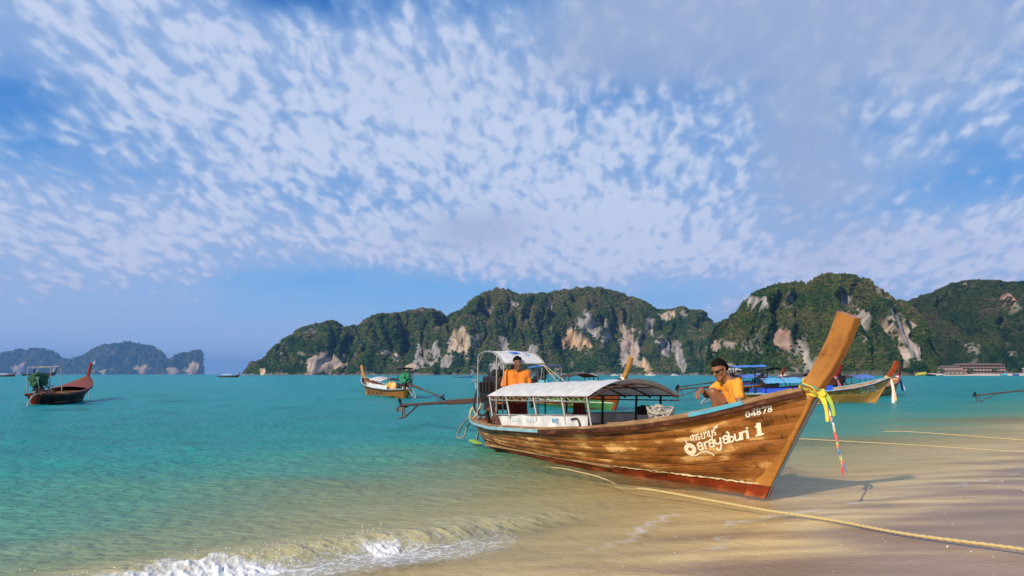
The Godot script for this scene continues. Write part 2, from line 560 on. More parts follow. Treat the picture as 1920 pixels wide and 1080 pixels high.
# d: distance of the shore, w: depth of the slope, s: ridge line as (x, height) pairs, r: bare cliffs as [x, height, half width, half height, colour]
const HILLS := [
	{"d":1590,"w":160,"s":[-609,0,-591,28.0,-567,31.6,-559,37.6,-543,58.1,-519,76.2,-483,98.0,-473,105.2,-434,116.1,-416,122.1,-396,119.7,-386,110.0,-377,102.8,-362,112.4,-348,110.0,-332,122.1,-290,136.6,-235,142.6,-205,148.6,-175,147.4,-154,134.2,-147,128.1,-133,139.0,-111,148.6,-97,166.7,-66,184.8,-36,194.5,-12,192.1,18,181.2,48,182.4,72,184.8,121,190.9,169,198.1,205,195.7,241,184.8,290,169.2,326,148.6,350,145.0,380,153.5,410,146.2,434,136.6,447,124.5,465,98.0,507,52.1,555,0],
	"r":[[-389,22,35,21,0.42,0.33,0.28],[-107,65,30,31,0.5,0.4,0.29],[-183,35,17,31,0.34,0.31,0.29],[-158,43,10,22,0.34,0.31,0.29],[-262,46,16,7,0.5,0.4,0.29],[-239,39,7,10,0.5,0.4,0.29],[-17,68,12,20,0.34,0.31,0.29],[132,71,28,20,0.52,0.36,0.22],[158,103,29,25,0.34,0.31,0.29],[248,59,22,45,0.42,0.33,0.28],[268,15,12,15,0.52,0.36,0.22],[231,46,13,28,0.34,0.31,0.29],[319,60,21,25,0.34,0.31,0.29],[344,39,10,33,0.34,0.31,0.29],[345,132,23,11,0.5,0.4,0.29],[75,154,16,9,0.34,0.31,0.29],[202,88,16,18,0.34,0.31,0.29],[0,154,12,6,0.34,0.31,0.29],[-209,15,15,9,0.5,0.4,0.29],[-133,26,11,13,0.34,0.31,0.29],[-538,7,13,6,0.5,0.4,0.29],[297,106,11,25,0.34,0.31,0.29],[-33,15,15,11,0.34,0.31,0.29],[44,48,9,13,0.34,0.31,0.29]]},
	{"d":850,"w":110,"s":[237,0.1,242,29.2,250,57.7,265,68.9,285,82.2,288,92.1,298,100.0,318,110.0,331,113.3,354,115.9,371,115.3,384,121.9,404,125.9,424,124.5,444,118.6,463,105.3,477,95.4,485,91.4,492,85.5,501,74.2,510,61.0,518,47.7,523,32.5,528,16.0,531,0.1],
	"r":[[254,36,12,10,0.42,0.33,0.28],[310,43,10,14,0.38,0.24,0.19],[330,22,5,14,0.34,0.31,0.29],[400,78,12,21,0.34,0.31,0.29],[387,40,9,5,0.42,0.33,0.28],[446,64,14,19,0.34,0.31,0.29],[449,44,23,30,0.4,0.34,0.29],[460,22,14,14,0.4,0.34,0.29],[294,91,6,13,0.34,0.31,0.29],[338,93,8,6,0.34,0.31,0.29],[259,8,12,5,0.34,0.31,0.29]]},
	{"d":1010,"w":190,"s":[563,0,588,69.3,612,109.0,629,118.9,658,127.2,687,141.3,712,146.2,753,143.7,794,138.0,861,131.3,943,110.6,1109,69.3,1274,0],
	"r":[[591,69,11,11,0.34,0.31,0.29],[712,110,12,6,0.38,0.24,0.19],[588,57,4,10,0.34,0.31,0.29]]},
	{"d":8250,"w":400,"s":[-6681,0,-6443,132.6,-6085,204.2,-5727,186.3,-5637,222.1,-5488,281.8,-5399,263.9,-5339,293.7,-5130,269.8,-5041,204.2,-4951,162.5,-4832,156.5,-4743,120.7],
	"r":[[-5326,70,57,57,0.42,0.33,0.28],[-5003,59,80,46,0.5,0.4,0.29],[-4878,30,57,29,0.5,0.4,0.29]]},
	{"d":7700,"w":380,"s":[-4737,68.3,-4597,151.9,-4458,207.6,-4346,263.3,-4235,302.3,-4096,319.0,-4012,335.7,-3901,319.0,-3734,291.2,-3622,224.3,-3583,163.0,-3538,68.3],
	"r":[[-4240,120,32,27,0.5,0.4,0.29],[-3787,60,80,48,0.52,0.36,0.22],[-3600,55,43,32,0.42,0.33,0.28],[-4098,28,32,21,0.5,0.4,0.29]]},
	{"d":7250,"w":320,"s":[-3498,11.8,-3393,126.7,-3357,137.1,-3263,194.6,-3185,231.1,-3159,215.4,-3106,236.3,-3038,252.0,-3018,220.7,-3002,0],
	"r":[[-3094,62,75,60,0.52,0.36,0.22],[-3263,42,60,35,0.42,0.33,0.28],[-2991,164,20,71,0.34,0.31,0.29]]},
]

func slope_shape(v: float) -> float:
	return 1.0 - pow(1.0 - v, 2.2) if v <= 1.0 else maxf(0.0, 1.0 - (v - 1.0) * (v - 1.0) * 1.2)


func tree_blob(seed_: int) -> ArrayMesh:
	# a rounded crown of leaf clumps with gaps between them
	var r := RandomNumberGenerator.new()
	r.seed = seed_
	var st := begin()
	for c in 7:
		var at := Vector3(r.randf_range(-0.6, 0.6), r.randf_range(0.1, 0.75), r.randf_range(-0.6, 0.6))
		var rad := r.randf_range(0.28, 0.5)
		var ring := []
		for j in 4:
			var row := []
			var t := PI * j / 3.0
			for k in 6:
				var a := TAU * (k + 0.5 * (j % 2)) / 6.0
				row.append(at + Vector3(sin(t) * cos(a), cos(t) * 0.8, sin(t) * sin(a)) * rad * r.randf_range(0.7, 1.15))
			ring.append(row)
		for j in 3:
			for k in 6:
				quad(st, ring[j][k], ring[j][(k + 1) % 6], ring[j + 1][(k + 1) % 6], ring[j + 1][k])
	for c in 26:
		var d := Vector3(r.randfn(), absf(r.randfn()) * 0.8, r.randfn()).normalized() * r.randf_range(0.7, 1.05)
		var u := Vector3(r.randfn(), r.randfn(), r.randfn()).normalized() * 0.2
		var v := u.cross(d).normalized() * 0.2
		d.y += 0.3
		quad(st, d - u - v, d + u - v, d + u + v, d - u + v)
	return done(st)


func make_hills() -> void:
	var rock_m := StandardMaterial3D.new()
	rock_m.resource_name = "limestone"
	rock_m.vertex_color_use_as_albedo = true
	rock_m.roughness = 0.95
	rock_m.metallic_specular = 0.15
	rock_m.normal_enabled = true
	rock_m.normal_texture = noise_normal(fbm(71, 0.02, 5), 512, 8.0)
	rock_m.normal_scale = 1.0
	rock_m.uv1_triplanar = true
	rock_m.uv1_world_triplanar = true
	rock_m.uv1_scale = Vector3(0.022, 0.012, 0.022)
	var leaf_m := StandardMaterial3D.new()
	leaf_m.resource_name = "leaves"
	leaf_m.vertex_color_use_as_albedo = true
	leaf_m.roughness = 0.8
	leaf_m.metallic_specular = 0.2
	var blobs := [tree_blob(1), tree_blob(2), tree_blob(3)]
	var lump := fbm(81, 1.0 / 150.0, 3)
	var crease := fbm(82, 1.0 / 75.0, 3, FastNoiseLite.TYPE_SIMPLEX_SMOOTH)
	var crag := fbm(83, 1.0 / 26.0, 4)
	var patch := fbm(84, 1.0 / 60.0, 4)
	var streak := fbm(85, 1.0 / 7.0, 5)
	var tint := fbm(86, 1.0 / 80.0, 4)
	for hi in HILLS.size():
		var hl: Dictionary = HILLS[hi]
		var far := float(hl.d) > 3000.0
		var xs := []
		var hs := []
		for i in range(0, hl.s.size(), 2):
			xs.append(float(hl.s[i]))
			hs.append(float(hl.s[i + 1]))
		var step := 16.0 if far else 3.4
		var cols := int((xs[-1] - xs[0]) / step) + 1
		var rows := 46 if far else 92
		var D := float(hl.d)
		var W := float(hl.w)
		var P := PackedVector3Array()
		var C := PackedColorArray()
		P.resize(rows * cols)
		C.resize(rows * cols)
		var is_rock := PackedFloat32Array()
		is_rock.resize(rows * cols)
		var big := 4.0 if far else 1.0
		for j in cols:
			var X: float = xs[0] + j * step
			var hr: float = ip(X, xs, hs)
			hr += crag.get_noise_2d(X * 1.7 / big, 40.0 * hi) * 4.0 * big * clampf(hr / 60.0, 0.0, 1.0)
			hr = maxf(hr, 0.0)
			var tip := 760.0 if far else 45.0
			var wx: float = W * clampf(hr / 120.0, 0.1, 1.15) * clampf(minf(X - xs[0], xs[-1] - X) / tip, 0.04, 1.0)
			for i in rows:
				var v := 1.4 * pow(float(i) / (rows - 1), 1.15)
				var near := clampf(1.0 - v, 0.0, 1.0)
				var z := -(D + W) + wx * (1.0 - v)
				# spurs and gullies that run down the slope
				var cr: float = absf(crease.get_noise_2d(X * 1.1 / big + lump.get_noise_2d(X, z) * 50.0, z * 0.22 / big + hi * 300.0))
				var gully := 1.0 - smoothstep(0.0, 0.3, cr)
				var bulge: float = lump.get_noise_2d(X * 1.2 / big, z * 0.5 / big + hi * 500.0)
				var side := minf(near * 2.2, 1.0) * minf(v * 3.0 + 0.15, 1.0)
				var y := hr * slope_shape(clampf(v + bulge * 0.22 * side, 0.0, 1.4))
				y *= 1.0 - gully * 0.24 * side
				# ledges: cliffs below shelves
				var led: float = crag.get_noise_3d(X * 0.8 / big, y * 0.9 / big, z * 0.8 / big)
				y += led * 6.5 * big * side
				y = maxf(y, -2.0) if i > 0 else -3.0
				var p := Vector3(X, y, z)
				p.z += (bulge * 30.0 - gully * 26.0 + crag.get_noise_2d(X * 1.3 / big, y * 0.5 / big) * 12.0 * big) * side * clampf(hr / 80.0, 0.2, 1.0)
				p.x += crag.get_noise_2d(y * 1.3 / big, X * 0.6 / big + 900.0) * 6.0 * big * side
				# bare rock
				var bare := 0.0
				var rc := Color(0.36, 0.32, 0.28)
				for q in hl.r:
					var du: float = (p.x - q[0]) / q[2]
					var dv: float = (p.y - q[1]) / q[3]
					var e := sqrt(du * du + dv * dv) + patch.get_noise_3d(p.x * 3.0 / big, p.y * 1.8 / big, p.z * 0.5) * 1.0
					if e < 1.05:
						var b := 1.0 - smoothstep(0.80, 1.05, e)
						if b > bare:
							bare = b
							rc = Color(q[4], q[5], q[6]) * 0.88
				var foot := 1.0 - smoothstep(1.5, 5.0, p.y + patch.get_noise_2d(p.x * 2.0, 7.0) * 5.0)
				if foot > bare:
					bare = foot
					rc = Color(0.17, 0.15, 0.13)
				var loose: float = patch.get_noise_3d(p.x * 1.3 / big, p.y * 0.9 / big, p.z * 1.0 / big)
				if loose > 0.36 and bare < 0.4:
					bare = maxf(bare, smoothstep(0.36, 0.48, loose) * 0.8)
					rc = Color(0.22, 0.20, 0.175)
				var st1: float = streak.get_noise_2d(p.x * 1.1 / big + p.z * 0.3, p.y * 0.22 / big)
				var st2: float = streak.get_noise_2d(p.x * 0.35 / big, p.y * 0.3 / big + 300.0)
				rc = rc * (1.0 + st1 * 1.1 + st2 * 0.6)
				rc = rc.lerp(Color(0.13, 0.12, 0.115), smoothstep(0.05, 0.4, st2 * 0.6 + st1 * 0.5) * 0.7)
				var soil := Color(0.022, 0.042, 0.012).lerp(Color(0.085, 0.078, 0.04), clampf(0.30 + tint.get_noise_2d(p.x, p.y) * 0.9, 0, 1))
				C[i * cols + j] = soil.lerp(rc, bare)
				is_rock[i * cols + j] = bare
				P[i * cols + j] = p
		struct("island" if far else "hill", sheet(rows, cols, P, PackedVector2Array(), C), rock_m)
		# the forest on it
		var spots: Array[Transform3D] = []
		var tones: Array[Color] = []
		var near_k := clampf(D / 1590.0, 0.6, 1.0)
		var gap := 27.0 if far else 5.2 * near_k
		for i in range(1, rows - 1):
			if 1.4 * pow(float(i) / (rows - 1), 1.15) > 1.02:
				break
			for j in cols - 1:
				var a := P[i * cols + j]
				var b := P[i * cols + j + 1]
				var c := P[(i + 1) * cols + j]
				var want := (b - a).cross(c - a).length() / (gap * gap)
				while want > 0.0:
					if rng.randf() < want and rng.randf() > is_rock[i * cols + j] * 1.0 and a.y > 2.5:
						var r1 := rng.randf()
						var r2 := rng.randf()
						if r1 + r2 > 1.0:
							r1 = 1.0 - r1
							r2 = 1.0 - r2
						var p := a + (b - a) * r1 + (c - a) * r2
						var high := clampf(p.y / 190.0, 0.0, 1.0)
						var t: float = tint.get_noise_3d(p.x / big, p.y * 1.4 / big, p.z / big) + rng.randf_range(-0.22, 0.22)
						var s := rng.randf_range(0.55, 1.15) * (20.0 if far else 4.3 * near_k) * (1.0 - 0.25 * high)
						if p.y < 14.0:
							s *= 1.15
						var bs := Basis(Vector3.UP, rng.randf() * TAU) * Basis.from_scale(Vector3(s, s * rng.randf_range(0.7, 1.15), s))
						spots.append(Transform3D(bs, p - Vector3(0, s * 0.3, 0)))
						var col := ramp3(t + 0.10 + (high - 0.45) * 0.42, [-0.5, -0.15, 0.15, 0.45, 0.7], [Color(0.010, 0.036, 0.010), Color(0.024, 0.066, 0.012), Color(0.062, 0.096, 0.016), Color(0.115, 0.112, 0.030), Color(0.145, 0.118, 0.075)])
						tones.append(col * rng.randf_range(0.8, 1.25) * [1.12, 0.92, 0.64, 1.0, 1.0, 1.0][hi])  # per-hill factor: cloud shade put into the leaf colour of the nearer two hills
					want -= 1.0
		var mm := MultiMesh.new()
		mm.transform_format = MultiMesh.TRANSFORM_3D
		mm.use_colors = true
		mm.mesh = blobs[hi % 3]
		mm.instance_count = spots.size()
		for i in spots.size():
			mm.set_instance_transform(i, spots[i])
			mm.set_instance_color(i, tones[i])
		var mi := MultiMeshInstance3D.new()
		mi.name = numbered("forest")
		mi.multimesh = mm
		mi.material_override = leaf_m
		add_child(mi)
		mi.set_meta("kind", "stuff")
		mi.set_meta("label", ["olive and green forest on the long ridge across the bay", "dense green forest on the steep hill behind the tall prow", "forest with cloud shade put into its leaf colour on the hill above the resort", "hazy bushes on the low far island", "hazy bushes on the broad humped far island", "hazy bushes on the far island with a sheer end"][hi])
		mi.set_meta("category", "forest")


# ---------------------------------------------------------------- sand and sea

var n_sand: FastNoiseLite
var n_w := []

func sea_q(x: float, z: float) -> float:
	return SEAWARD.x * x - SEAWARD.y * z


func sea_p(x: float, z: float) -> float:
	return SHORE.x * x - SHORE.y * z


func sand_height(x: float, z: float) -> float:
	var q := sea_q(x, z)
	var s: float
	if q < 3.6:
		s = (3.6 - q) * 0.035
	elif q < 12.0:
		s = -(q - 3.6) * 0.05
	else:
		s = maxf(-0.42 - (q - 12.0) * 0.09, -5.0)
	return s + n_sand.get_noise_2d(x * 0.55, z * 0.8) * 0.028 * (1.0 if q < 12.0 else 0.3)


# how far out the wave's crest lies along the shore
func crest(p: float) -> float:
	return 5.46 + n_w[0].get_noise_2d(p * 0.9, 55.0) * 0.22


func breaker(p: float, q: float) -> float:
	# the small wave that breaks on the shore, highest where it foams
	var a := 0.13 * smoothstep(-4.0, 0.0, p) * (1.0 - smoothstep(3.6, 7.2, p))
	if a <= 0.0:
		return 0.0
	var qc := crest(p)
	var d: float = q - qc
	return a * (exp(-d * d / 0.028) * 0.9 if d < 0 else exp(-d * d / 0.5)) + a * 0.12 * exp(-(d - 1.6) * (d - 1.6) / 0.3)


func sea_height(x: float, z: float) -> float:
	var q := sea_q(x, z)
	var p := sea_p(x, z)
	var far := Vector2(x, z).length()
	var damp := 0.10 + 0.90 * smoothstep(4.0, 13.0, q)
	var u := x * 0.95 + z * 0.2
	var v := z - x * 0.12
	var h: float = n_w[1].get_noise_2d(u * 0.42, v) * 0.12 * smoothstep(4.0, 16.0, q)
	if far < 300.0:
		h += n_w[2].get_noise_2d(u * 0.5, v) * 0.072 * damp
	if far < 60.0:
		h += n_w[3].get_noise_2d(u * 0.6, v) * 0.028 * damp
	if q < 9.0 and far < 25.0:
		h += breaker(p, q)
		h += n_w[4].get_noise_2d(p * 0.35, q) * 0.009 * (1.0 - smoothstep(5.0, 9.0, q))
	return h


func make_sand() -> void:
	n_sand = fbm(91, 0.35, 3)
	n_w = [fbm(92, 0.5, 3), fbm(93, 1.0 / 5.5, 3), fbm(94, 1.0 / 1.7, 3), fbm(95, 1.0 / 0.6, 3), fbm(96, 1.0 / 0.9, 3)]
	var rows := 230
	var cols := 300
	var P := PackedVector3Array()
	var U := PackedVector2Array()
	var C := PackedColorArray()
	var mott := fbm(97, 0.7, 4)
	for i in rows:
		var D := 0.4 + 13.0 * float(i) / 150.0 if i < 150 else 13.4 * exp((i - 150) / 80.0 * log(70.0 / 13.4))
		for j in cols:
			var a := lerpf(-1.9, 1.9, float(j) / (cols - 1))
			var x := sin(a) * D
			var z := -cos(a) * D
			P.append(Vector3(x, sand_height(x, z), z))
			U.append(Vector2(x, z) * 0.8)
			var q := sea_q(x, z)
			var m: float = mott.get_noise_2d(x * 0.5, z * 2.2)
			var c := Color(0.36, 0.235, 0.145).lerp(Color(0.68, 0.49, 0.215), smoothstep(2.4, 4.2, q + m * 1.6 - 0.09 * maxf(x - 2.0, 0.0)))
			C.append(c * (1.0 + m * 0.35))
	var m := StandardMaterial3D.new()
	m.resource_name = "wet_sand"
	m.vertex_color_use_as_albedo = true
	m.roughness = 0.40
	m.metallic_specular = 0.32
	m.normal_enabled = true
	m.normal_texture = noise_normal(fbm(98, 0.03, 5), 512, 2.0)
	m.normal_scale = 1.2
	struct("sand", sheet(rows, cols, P, U, C), m)
	var bed := PlaneMesh.new()
	bed.size = Vector2(40000, 40000)
	var bo := struct("seabed", bed, paint("seabed", 0.20, 0.24, 0.16, 0.9))
	bo.position = Vector3(0, -5.2, 0)


func make_sea() -> void:
	var cols := 520
	var radii := PackedFloat32Array()
	var D := 3.2
	while D < 17.0:
		radii.append(D)
		D += 0.05
	while D < 16000.0:
		radii.append(D)
		D *= 1.019
	var rows := radii.size()
	var P := PackedVector3Array()
	var U := PackedVector2Array()
	var C := PackedColorArray()
	P.resize(rows * cols)
	U.resize(rows * cols)
	C.resize(rows * cols)
	var qs := [3.4, 4.6, 6.5, 9.0, 13.0, 20.0, 38.0, 120.0, 600.0]
	var cs := [Color(0.58, 0.46, 0.24, 0.02), Color(0.56, 0.45, 0.22, 0.14), Color(0.37, 0.41, 0.205, 0.42), Color(0.12, 0.36, 0.25, 0.76), Color(0.028, 0.28, 0.25, 0.94), Color(0.012, 0.24, 0.245, 1.0), Color(0.012, 0.265, 0.285, 1.0), Color(0.014, 0.285, 0.325, 1.0), Color(0.014, 0.275, 0.34, 1.0)]
	var mot := fbm(101, 1.0 / 9.0, 4)
	var weed := fbm(102, 1.0 / 4.0, 3)
	var at := 0
	for i in rows:
		var r := radii[i]
		for j in cols:
			var a := lerpf(-1.13, 1.13, float(j) / (cols - 1))
			var x := sin(a) * r
			var z := -cos(a) * r
			var q := sea_q(x, z)
			var h := sea_height(x, z)
			P[at] = Vector3(x, h, z)
			U[at] = Vector2(x * 0.16 + z * 0.03, z * 0.30 - x * 0.03)
			var n: float = mot.get_noise_2d(x * 0.5, z)
			var deep := q + n * (1.1 + 0.22 * q)
			var c := ramp3(deep, qs, cs)
			var dark := smoothstep(0.38, 0.62, weed.get_noise_2d(x * 0.5, z)) * smoothstep(13.0, 19.0, q) * (1.0 - smoothstep(50.0, 90.0, q)) * 0.45
			c = Color(c.r * (1.0 - dark), c.g * (1.0 - 0.8 * dark), c.b * (1.0 - 0.85 * dark), c.a)
			if r < 18.0:
				# sand stirred up by the breaker
				var w := breaker(sea_p(x, z), q) / 0.13
				if w > 0.02:
					c = c.lerp(Color(0.52, 0.47, 0.25, minf(c.a + 0.45, 0.8)), clampf(w * 1.1, 0, 0.85))
			C[at] = c
			at += 1
	var mesh := sheet(rows, cols, P, U, C)
	var ripple := noise_normal(fbm(103, 0.022, 4), 1024, 5.0)
	var white := Image.create_empty(4, 4, false, Image.FORMAT_RGB8)
	white.fill(Color.WHITE)
	var body := StandardMaterial3D.new()
	body.resource_name = "sea_body"
	body.vertex_color_use_as_albedo = true
	body.albedo_texture = ImageTexture.create_from_image(white)
	body.transparency = BaseMaterial3D.TRANSPARENCY_ALPHA
	body.roughness = 0.5
	body.metallic_specular = 0.12
	body.normal_enabled = true
	body.normal_texture = ripple
	body.normal_scale = 2.0
	struct("sea_water", mesh, body)
	var film := StandardMaterial3D.new()
	film.resource_name = "sea_film"
	film.transparency = BaseMaterial3D.TRANSPARENCY_ALPHA
	film.albedo_color = Color(1, 1, 1, 0.0)
	film.roughness = 0.10
	film.metallic_specular = 0.24
	film.normal_enabled = true
	film.normal_texture = ripple
	film.normal_scale = 1.6
	var f := struct("sea_surface", mesh, film)
	f.position.y = 0.012


# ---------------------------------------------------------------- longtail boats

# The hull's lines: x forward from the stern, y up from the water, z to starboard.
const SX := [-0.25, 0.6, 1.72, 3.63, 5.0, 6.1, 6.96, 7.58, 8.03, 8.26]
const SY := [0.52, 0.48, 0.47, 0.54, 0.64, 0.76, 0.91, 1.07, 1.19, 1.25]
const BX := [-0.25, 0.1, 0.6, 1.7, 3.6, 5.0, 6.1, 7.0, 7.6, 8.05, 8.26]
const BW := [0.28, 0.42, 0.58, 0.78, 0.88, 0.86, 0.75, 0.55, 0.35, 0.15, 0.07]
const KX := [0.3, 2.0, 4.0, 5.0, 6.0, 6.6, 7.1, 7.4]
const KY := [-0.16, -0.28, -0.28, -0.22, -0.10, -0.05, -0.03, -0.02]

func hull(u: float, t: float, side := 1.0, out_by := 0.0) -> Vector3:
	var xg := -0.25 + u * 8.51
	var xk := 0.3 + u * 7.1
	var g := ip(xg, SX, SY)
	var k := ip(xk, KX, KY)
	var b := ip(xg, BX, BW)
	var p := ip(u, [0.0, 0.6, 0.85, 1.0], [0.50, 0.52, 0.62, 0.80])
	var z := b * pow(maxf(t, 0.0), p)
	if out_by != 0.0:
		z = maxf(z + out_by * (0.75 + 0.25 * t), 0.0)
		return Vector3(lerpf(xk, xg, t), lerpf(k, g, t) - out_by * 0.45 * (1.0 - t), z * side)
	return Vector3(lerpf(xk, xg, t), lerpf(k, g, t), z * side)


func hull_ut(x: float, y: float) -> Vector2:
	var u := x / 8.0
	var t := 0.5
	for i in 14:
		var g := ip(-0.25 + u * 8.51, SX, SY)
		var k := ip(0.3 + u * 7.1, KX, KY)
		t = clampf((y - k) / (g - k), 0.0, 1.1)
		u = clampf((x - (0.3 * (1.0 - t) - 0.25 * t)) / (7.1 * (1.0 - t) + 8.51 * t), 0.0, 1.0)
	return Vector2(u, t)


func on_hull(x: float, y: float, out_by: float) -> Vector3:
	var ut := hull_ut(x, y)
	return hull(ut.x, ut.y, 1.0, out_by)


func gunwale(u: float, side: float, dz := 0.0, dy := 0.0) -> Vector3:
	var p := hull(u, 1.0, side)
	return p + Vector3(0, dy, dz * side)


# the painted board along the bottom
func bottom_strake(side: float) -> ArrayMesh:
	var P := PackedVector3Array()
	var U := PackedVector2Array()
	var C := PackedColorArray()
	for i in 46:
		var u := i / 45.0
		for k in 5:
			var t := boot_t(u) * k / 4.0
			var p := hull(u, t, side, 0.004 if k < 4 else -0.004)
			P.append(p)
			U.append(Vector2(p.x * 0.34 + 0.2, t * 0.55 + 0.1))
			C.append(Color(0.62, 0.72, 0.7).lerp(Color.WHITE, smoothstep(0.45, 0.75, u)))
	return sheet(46, 5, P, U, C)


func boot_t(u: float) -> float:
	var xg := -0.25 + u * 8.51
	var xk := 0.3 + u * 7.1
	var g := ip(xg, SX, SY)
	var k := ip(xk, KX, KY)
	return clampf((0.125 + 0.01 * sin(u * 9.0) - k) / (g - k), 0.02, 0.6)


# whole-hull skin for boats farther off and for insides
func hull_skin(side: float, out_by: float, t0 := 0.0, t1 := 1.0, tone := Color.WHITE) -> ArrayMesh:
	var P := PackedVector3Array()
	var U := PackedVector2Array()
	var C := PackedColorArray()
	for i in 33:
		for j in 9:
			var t := lerpf(t0, t1, j / 8.0)
			var p := hull(i / 32.0, t, side, out_by)
			P.append(p)
			U.append(Vector2(p.x * 0.34, t * 0.55 + side * 0.3))
			C.append(tone)
	return sheet(33, 9, P, U, C)


# a rail that follows the gunwale
func rail(u0: float, u1: float, side: float, w: float, h: float, dz: float, dy: float, wavy := 0.0) -> ArrayMesh:
	var st := begin()
	var n := maxi(3, int((u1 - u0) * 46))
	var prev := []
	for i in n + 1:
		var u := lerpf(u0, u1, float(i) / n)
		var c := gunwale(u, side, dz, dy + sin(u * 61.0) * wavy)
		var a := gunwale(maxf(u - 0.01, 0), side)
		var b := gunwale(minf(u + 0.01, 1), side)
		var f := (b - a).normalized()
		var s := f.cross(Vector3.UP).normalized()
		var up := s.cross(f)
		var k := minf(w, h) * 0.25
		var ring := []
		for q in [Vector2(-w / 2 + k, -h / 2), Vector2(w / 2 - k, -h / 2), Vector2(w / 2, -h / 2 + k), Vector2(w / 2, h / 2 - k), Vector2(w / 2 - k, h / 2), Vector2(-w / 2 + k, h / 2), Vector2(-w / 2, h / 2 - k), Vector2(-w / 2, -h / 2 + k)]:
			ring.append(c + s * q.x + up * q.y)
		if i > 0:
			for m in 8:
				st.set_smooth_group(m + 1)
				quad(st, prev[m], ring[m], ring[(m + 1) % 8], prev[(m + 1) % 8])
		st.set_smooth_group(-1)
		if i == 0 or i == n:
			for m in range(1, 7):
				tri(st, ring[0], ring[m + (1 if i == 0 else 0)], ring[m + (0 if i == 0 else 1)])
		prev = ring
	return done(st)


# a thick curved plank: front and rear edge points in the boat's middle plane, half thickness of each
func plank_post(front: Array, rear: Array, half: Array, half_rear: Array, tex_scale := 0.35) -> ArrayMesh:
	var st := begin()
	var n := front.size()
	var rings := []
	for i in n:
		var a := Vector3(front[i].x, front[i].y, 0)
		var b := Vector3(rear[i].x, rear[i].y, 0)
		var d := (a - b).normalized()
		var hf: float = half[i]
		var hr: float = half_rear[i]
		var c := 0.012
		rings.append([a - d * c + Vector3(0, 0, hf), a + Vector3(0, 0, hf - c), a + Vector3(0, 0, -hf + c), a - d * c + Vector3(0, 0, -hf), b + d * c + Vector3(0, 0, -hr), b + Vector3(0, 0, -hr + c), b + Vector3(0, 0, hr - c), b + d * c + Vector3(0, 0, hr)])
	var along := 0.0
	for i in n - 1:
		var step: float = (front[i + 1] - front[i]).length()
		for m in 8:
			var q := (m + 1) % 8
			var v0 := m * 0.11 + 0.03
			var v1 := (m + 1) * 0.11
			st.set_smooth_group(m + 1)
			var pts := [rings[i][m], rings[i + 1][m], rings[i + 1][q], rings[i][m], rings[i + 1][q], rings[i][q]]
			var uvs := [Vector2(along, v0), Vector2(along + step, v0), Vector2(along + step, v1), Vector2(along, v0), Vector2(along + step, v1), Vector2(along, v1)]
			for k in 6:
				st.set_uv(uvs[k] * Vector2(tex_scale, 1))
				st.set_color(Color.WHITE)
				st.add_vertex(pts[k])
		along += step
	st.set_smooth_group(-1)
	for e in [0, n - 1]:
		for m in range(1, 7):
			for k in ([0, m, m + 1] if e == 0 else [0, m + 1, m]):
				st.set_uv(Vector2(rings[e][k].x * 0.35, rings[e][k].z + 0.2))
				st.set_color(Color(1.0, 0.95, 0.85))
				st.add_vertex(rings[e][k])
	return done(st)


const STEM_F := [Vector2(7.43, -0.02), Vector2(7.72, 0.40), Vector2(8.00, 0.82), Vector2(8.25, 1.19)]
const STEM_R := [Vector2(7.18, -0.02), Vector2(7.44, 0.40), Vector2(7.72, 0.82), Vector2(7.96, 1.17)]
const PROW_F := [Vector2(8.25, 1.193), Vector2(8.345, 1.30), Vector2(8.455, 1.42), Vector2(8.575, 1.58), Vector2(8.69, 1.76), Vector2(8.80, 1.975)]
const PROW_R := [Vector2(7.96, 1.173), Vector2(8.05, 1.28), Vector2(8.17, 1.42), Vector2(8.30, 1.60), Vector2(8.435, 1.80), Vector2(8.575, 2.065)]

func barrel_tarp(x0: float, x1: float, zw: float, y0: float, y1: float, rise: float, sag := 0.02, bays := 5) -> ArrayMesh:
	var P := PackedVector3Array()
	var U := PackedVector2Array()
	var nu := bays * 6
	var nv := 20
	for i in nu + 1:
		var f := float(i) / nu
		var x := lerpf(x0, x1, f)
		for j in nv + 1:
			var s := j / float(nv) * 2.0 - 1.0
			var y := lerpf(y0, y1, f) + rise * (1.0 - pow(absf(s), 2.0)) * (0.92 + 0.08 * f)
			y -= sag * absf(sin(f * bays * PI)) * (0.4 + 0.6 * (1.0 - s * s))
			y -= 0.012 * absf(sin(f * bays * PI * 2.0)) * smoothstep(0.9, 1.0, absf(s))
			P.append(Vector3(x + 0.02 * sin(s * 9.0) * (1.0 - f), y, zw * s))
			U.append(Vector2(x, s))
	return sheet(nu + 1, nv + 1, P, U)


func arch(x: float, zw: float, y: float, rise: float, r: float) -> ArrayMesh:
	var st := begin()
	var pts := []
	for j in 15:
		var s := j / 14.0 * 2.0 - 1.0
		pts.append(Vector3(x, y + rise * (1.0 - s * s), zw * s))
	tube(st, pts, r, 6)
	return done(st)


func tube_mesh(pts: Array, r: Variant, sides := 8) -> ArrayMesh:
	var st := begin()
	tube(st, pts, r, sides)
	return done(st)


func bar_mesh(a: Vector3, b: Vector3, w: float, h: float, up := Vector3.UP) -> ArrayMesh:
	var st := begin()
	bar(st, a, b, w, h, up)
	return done(st)


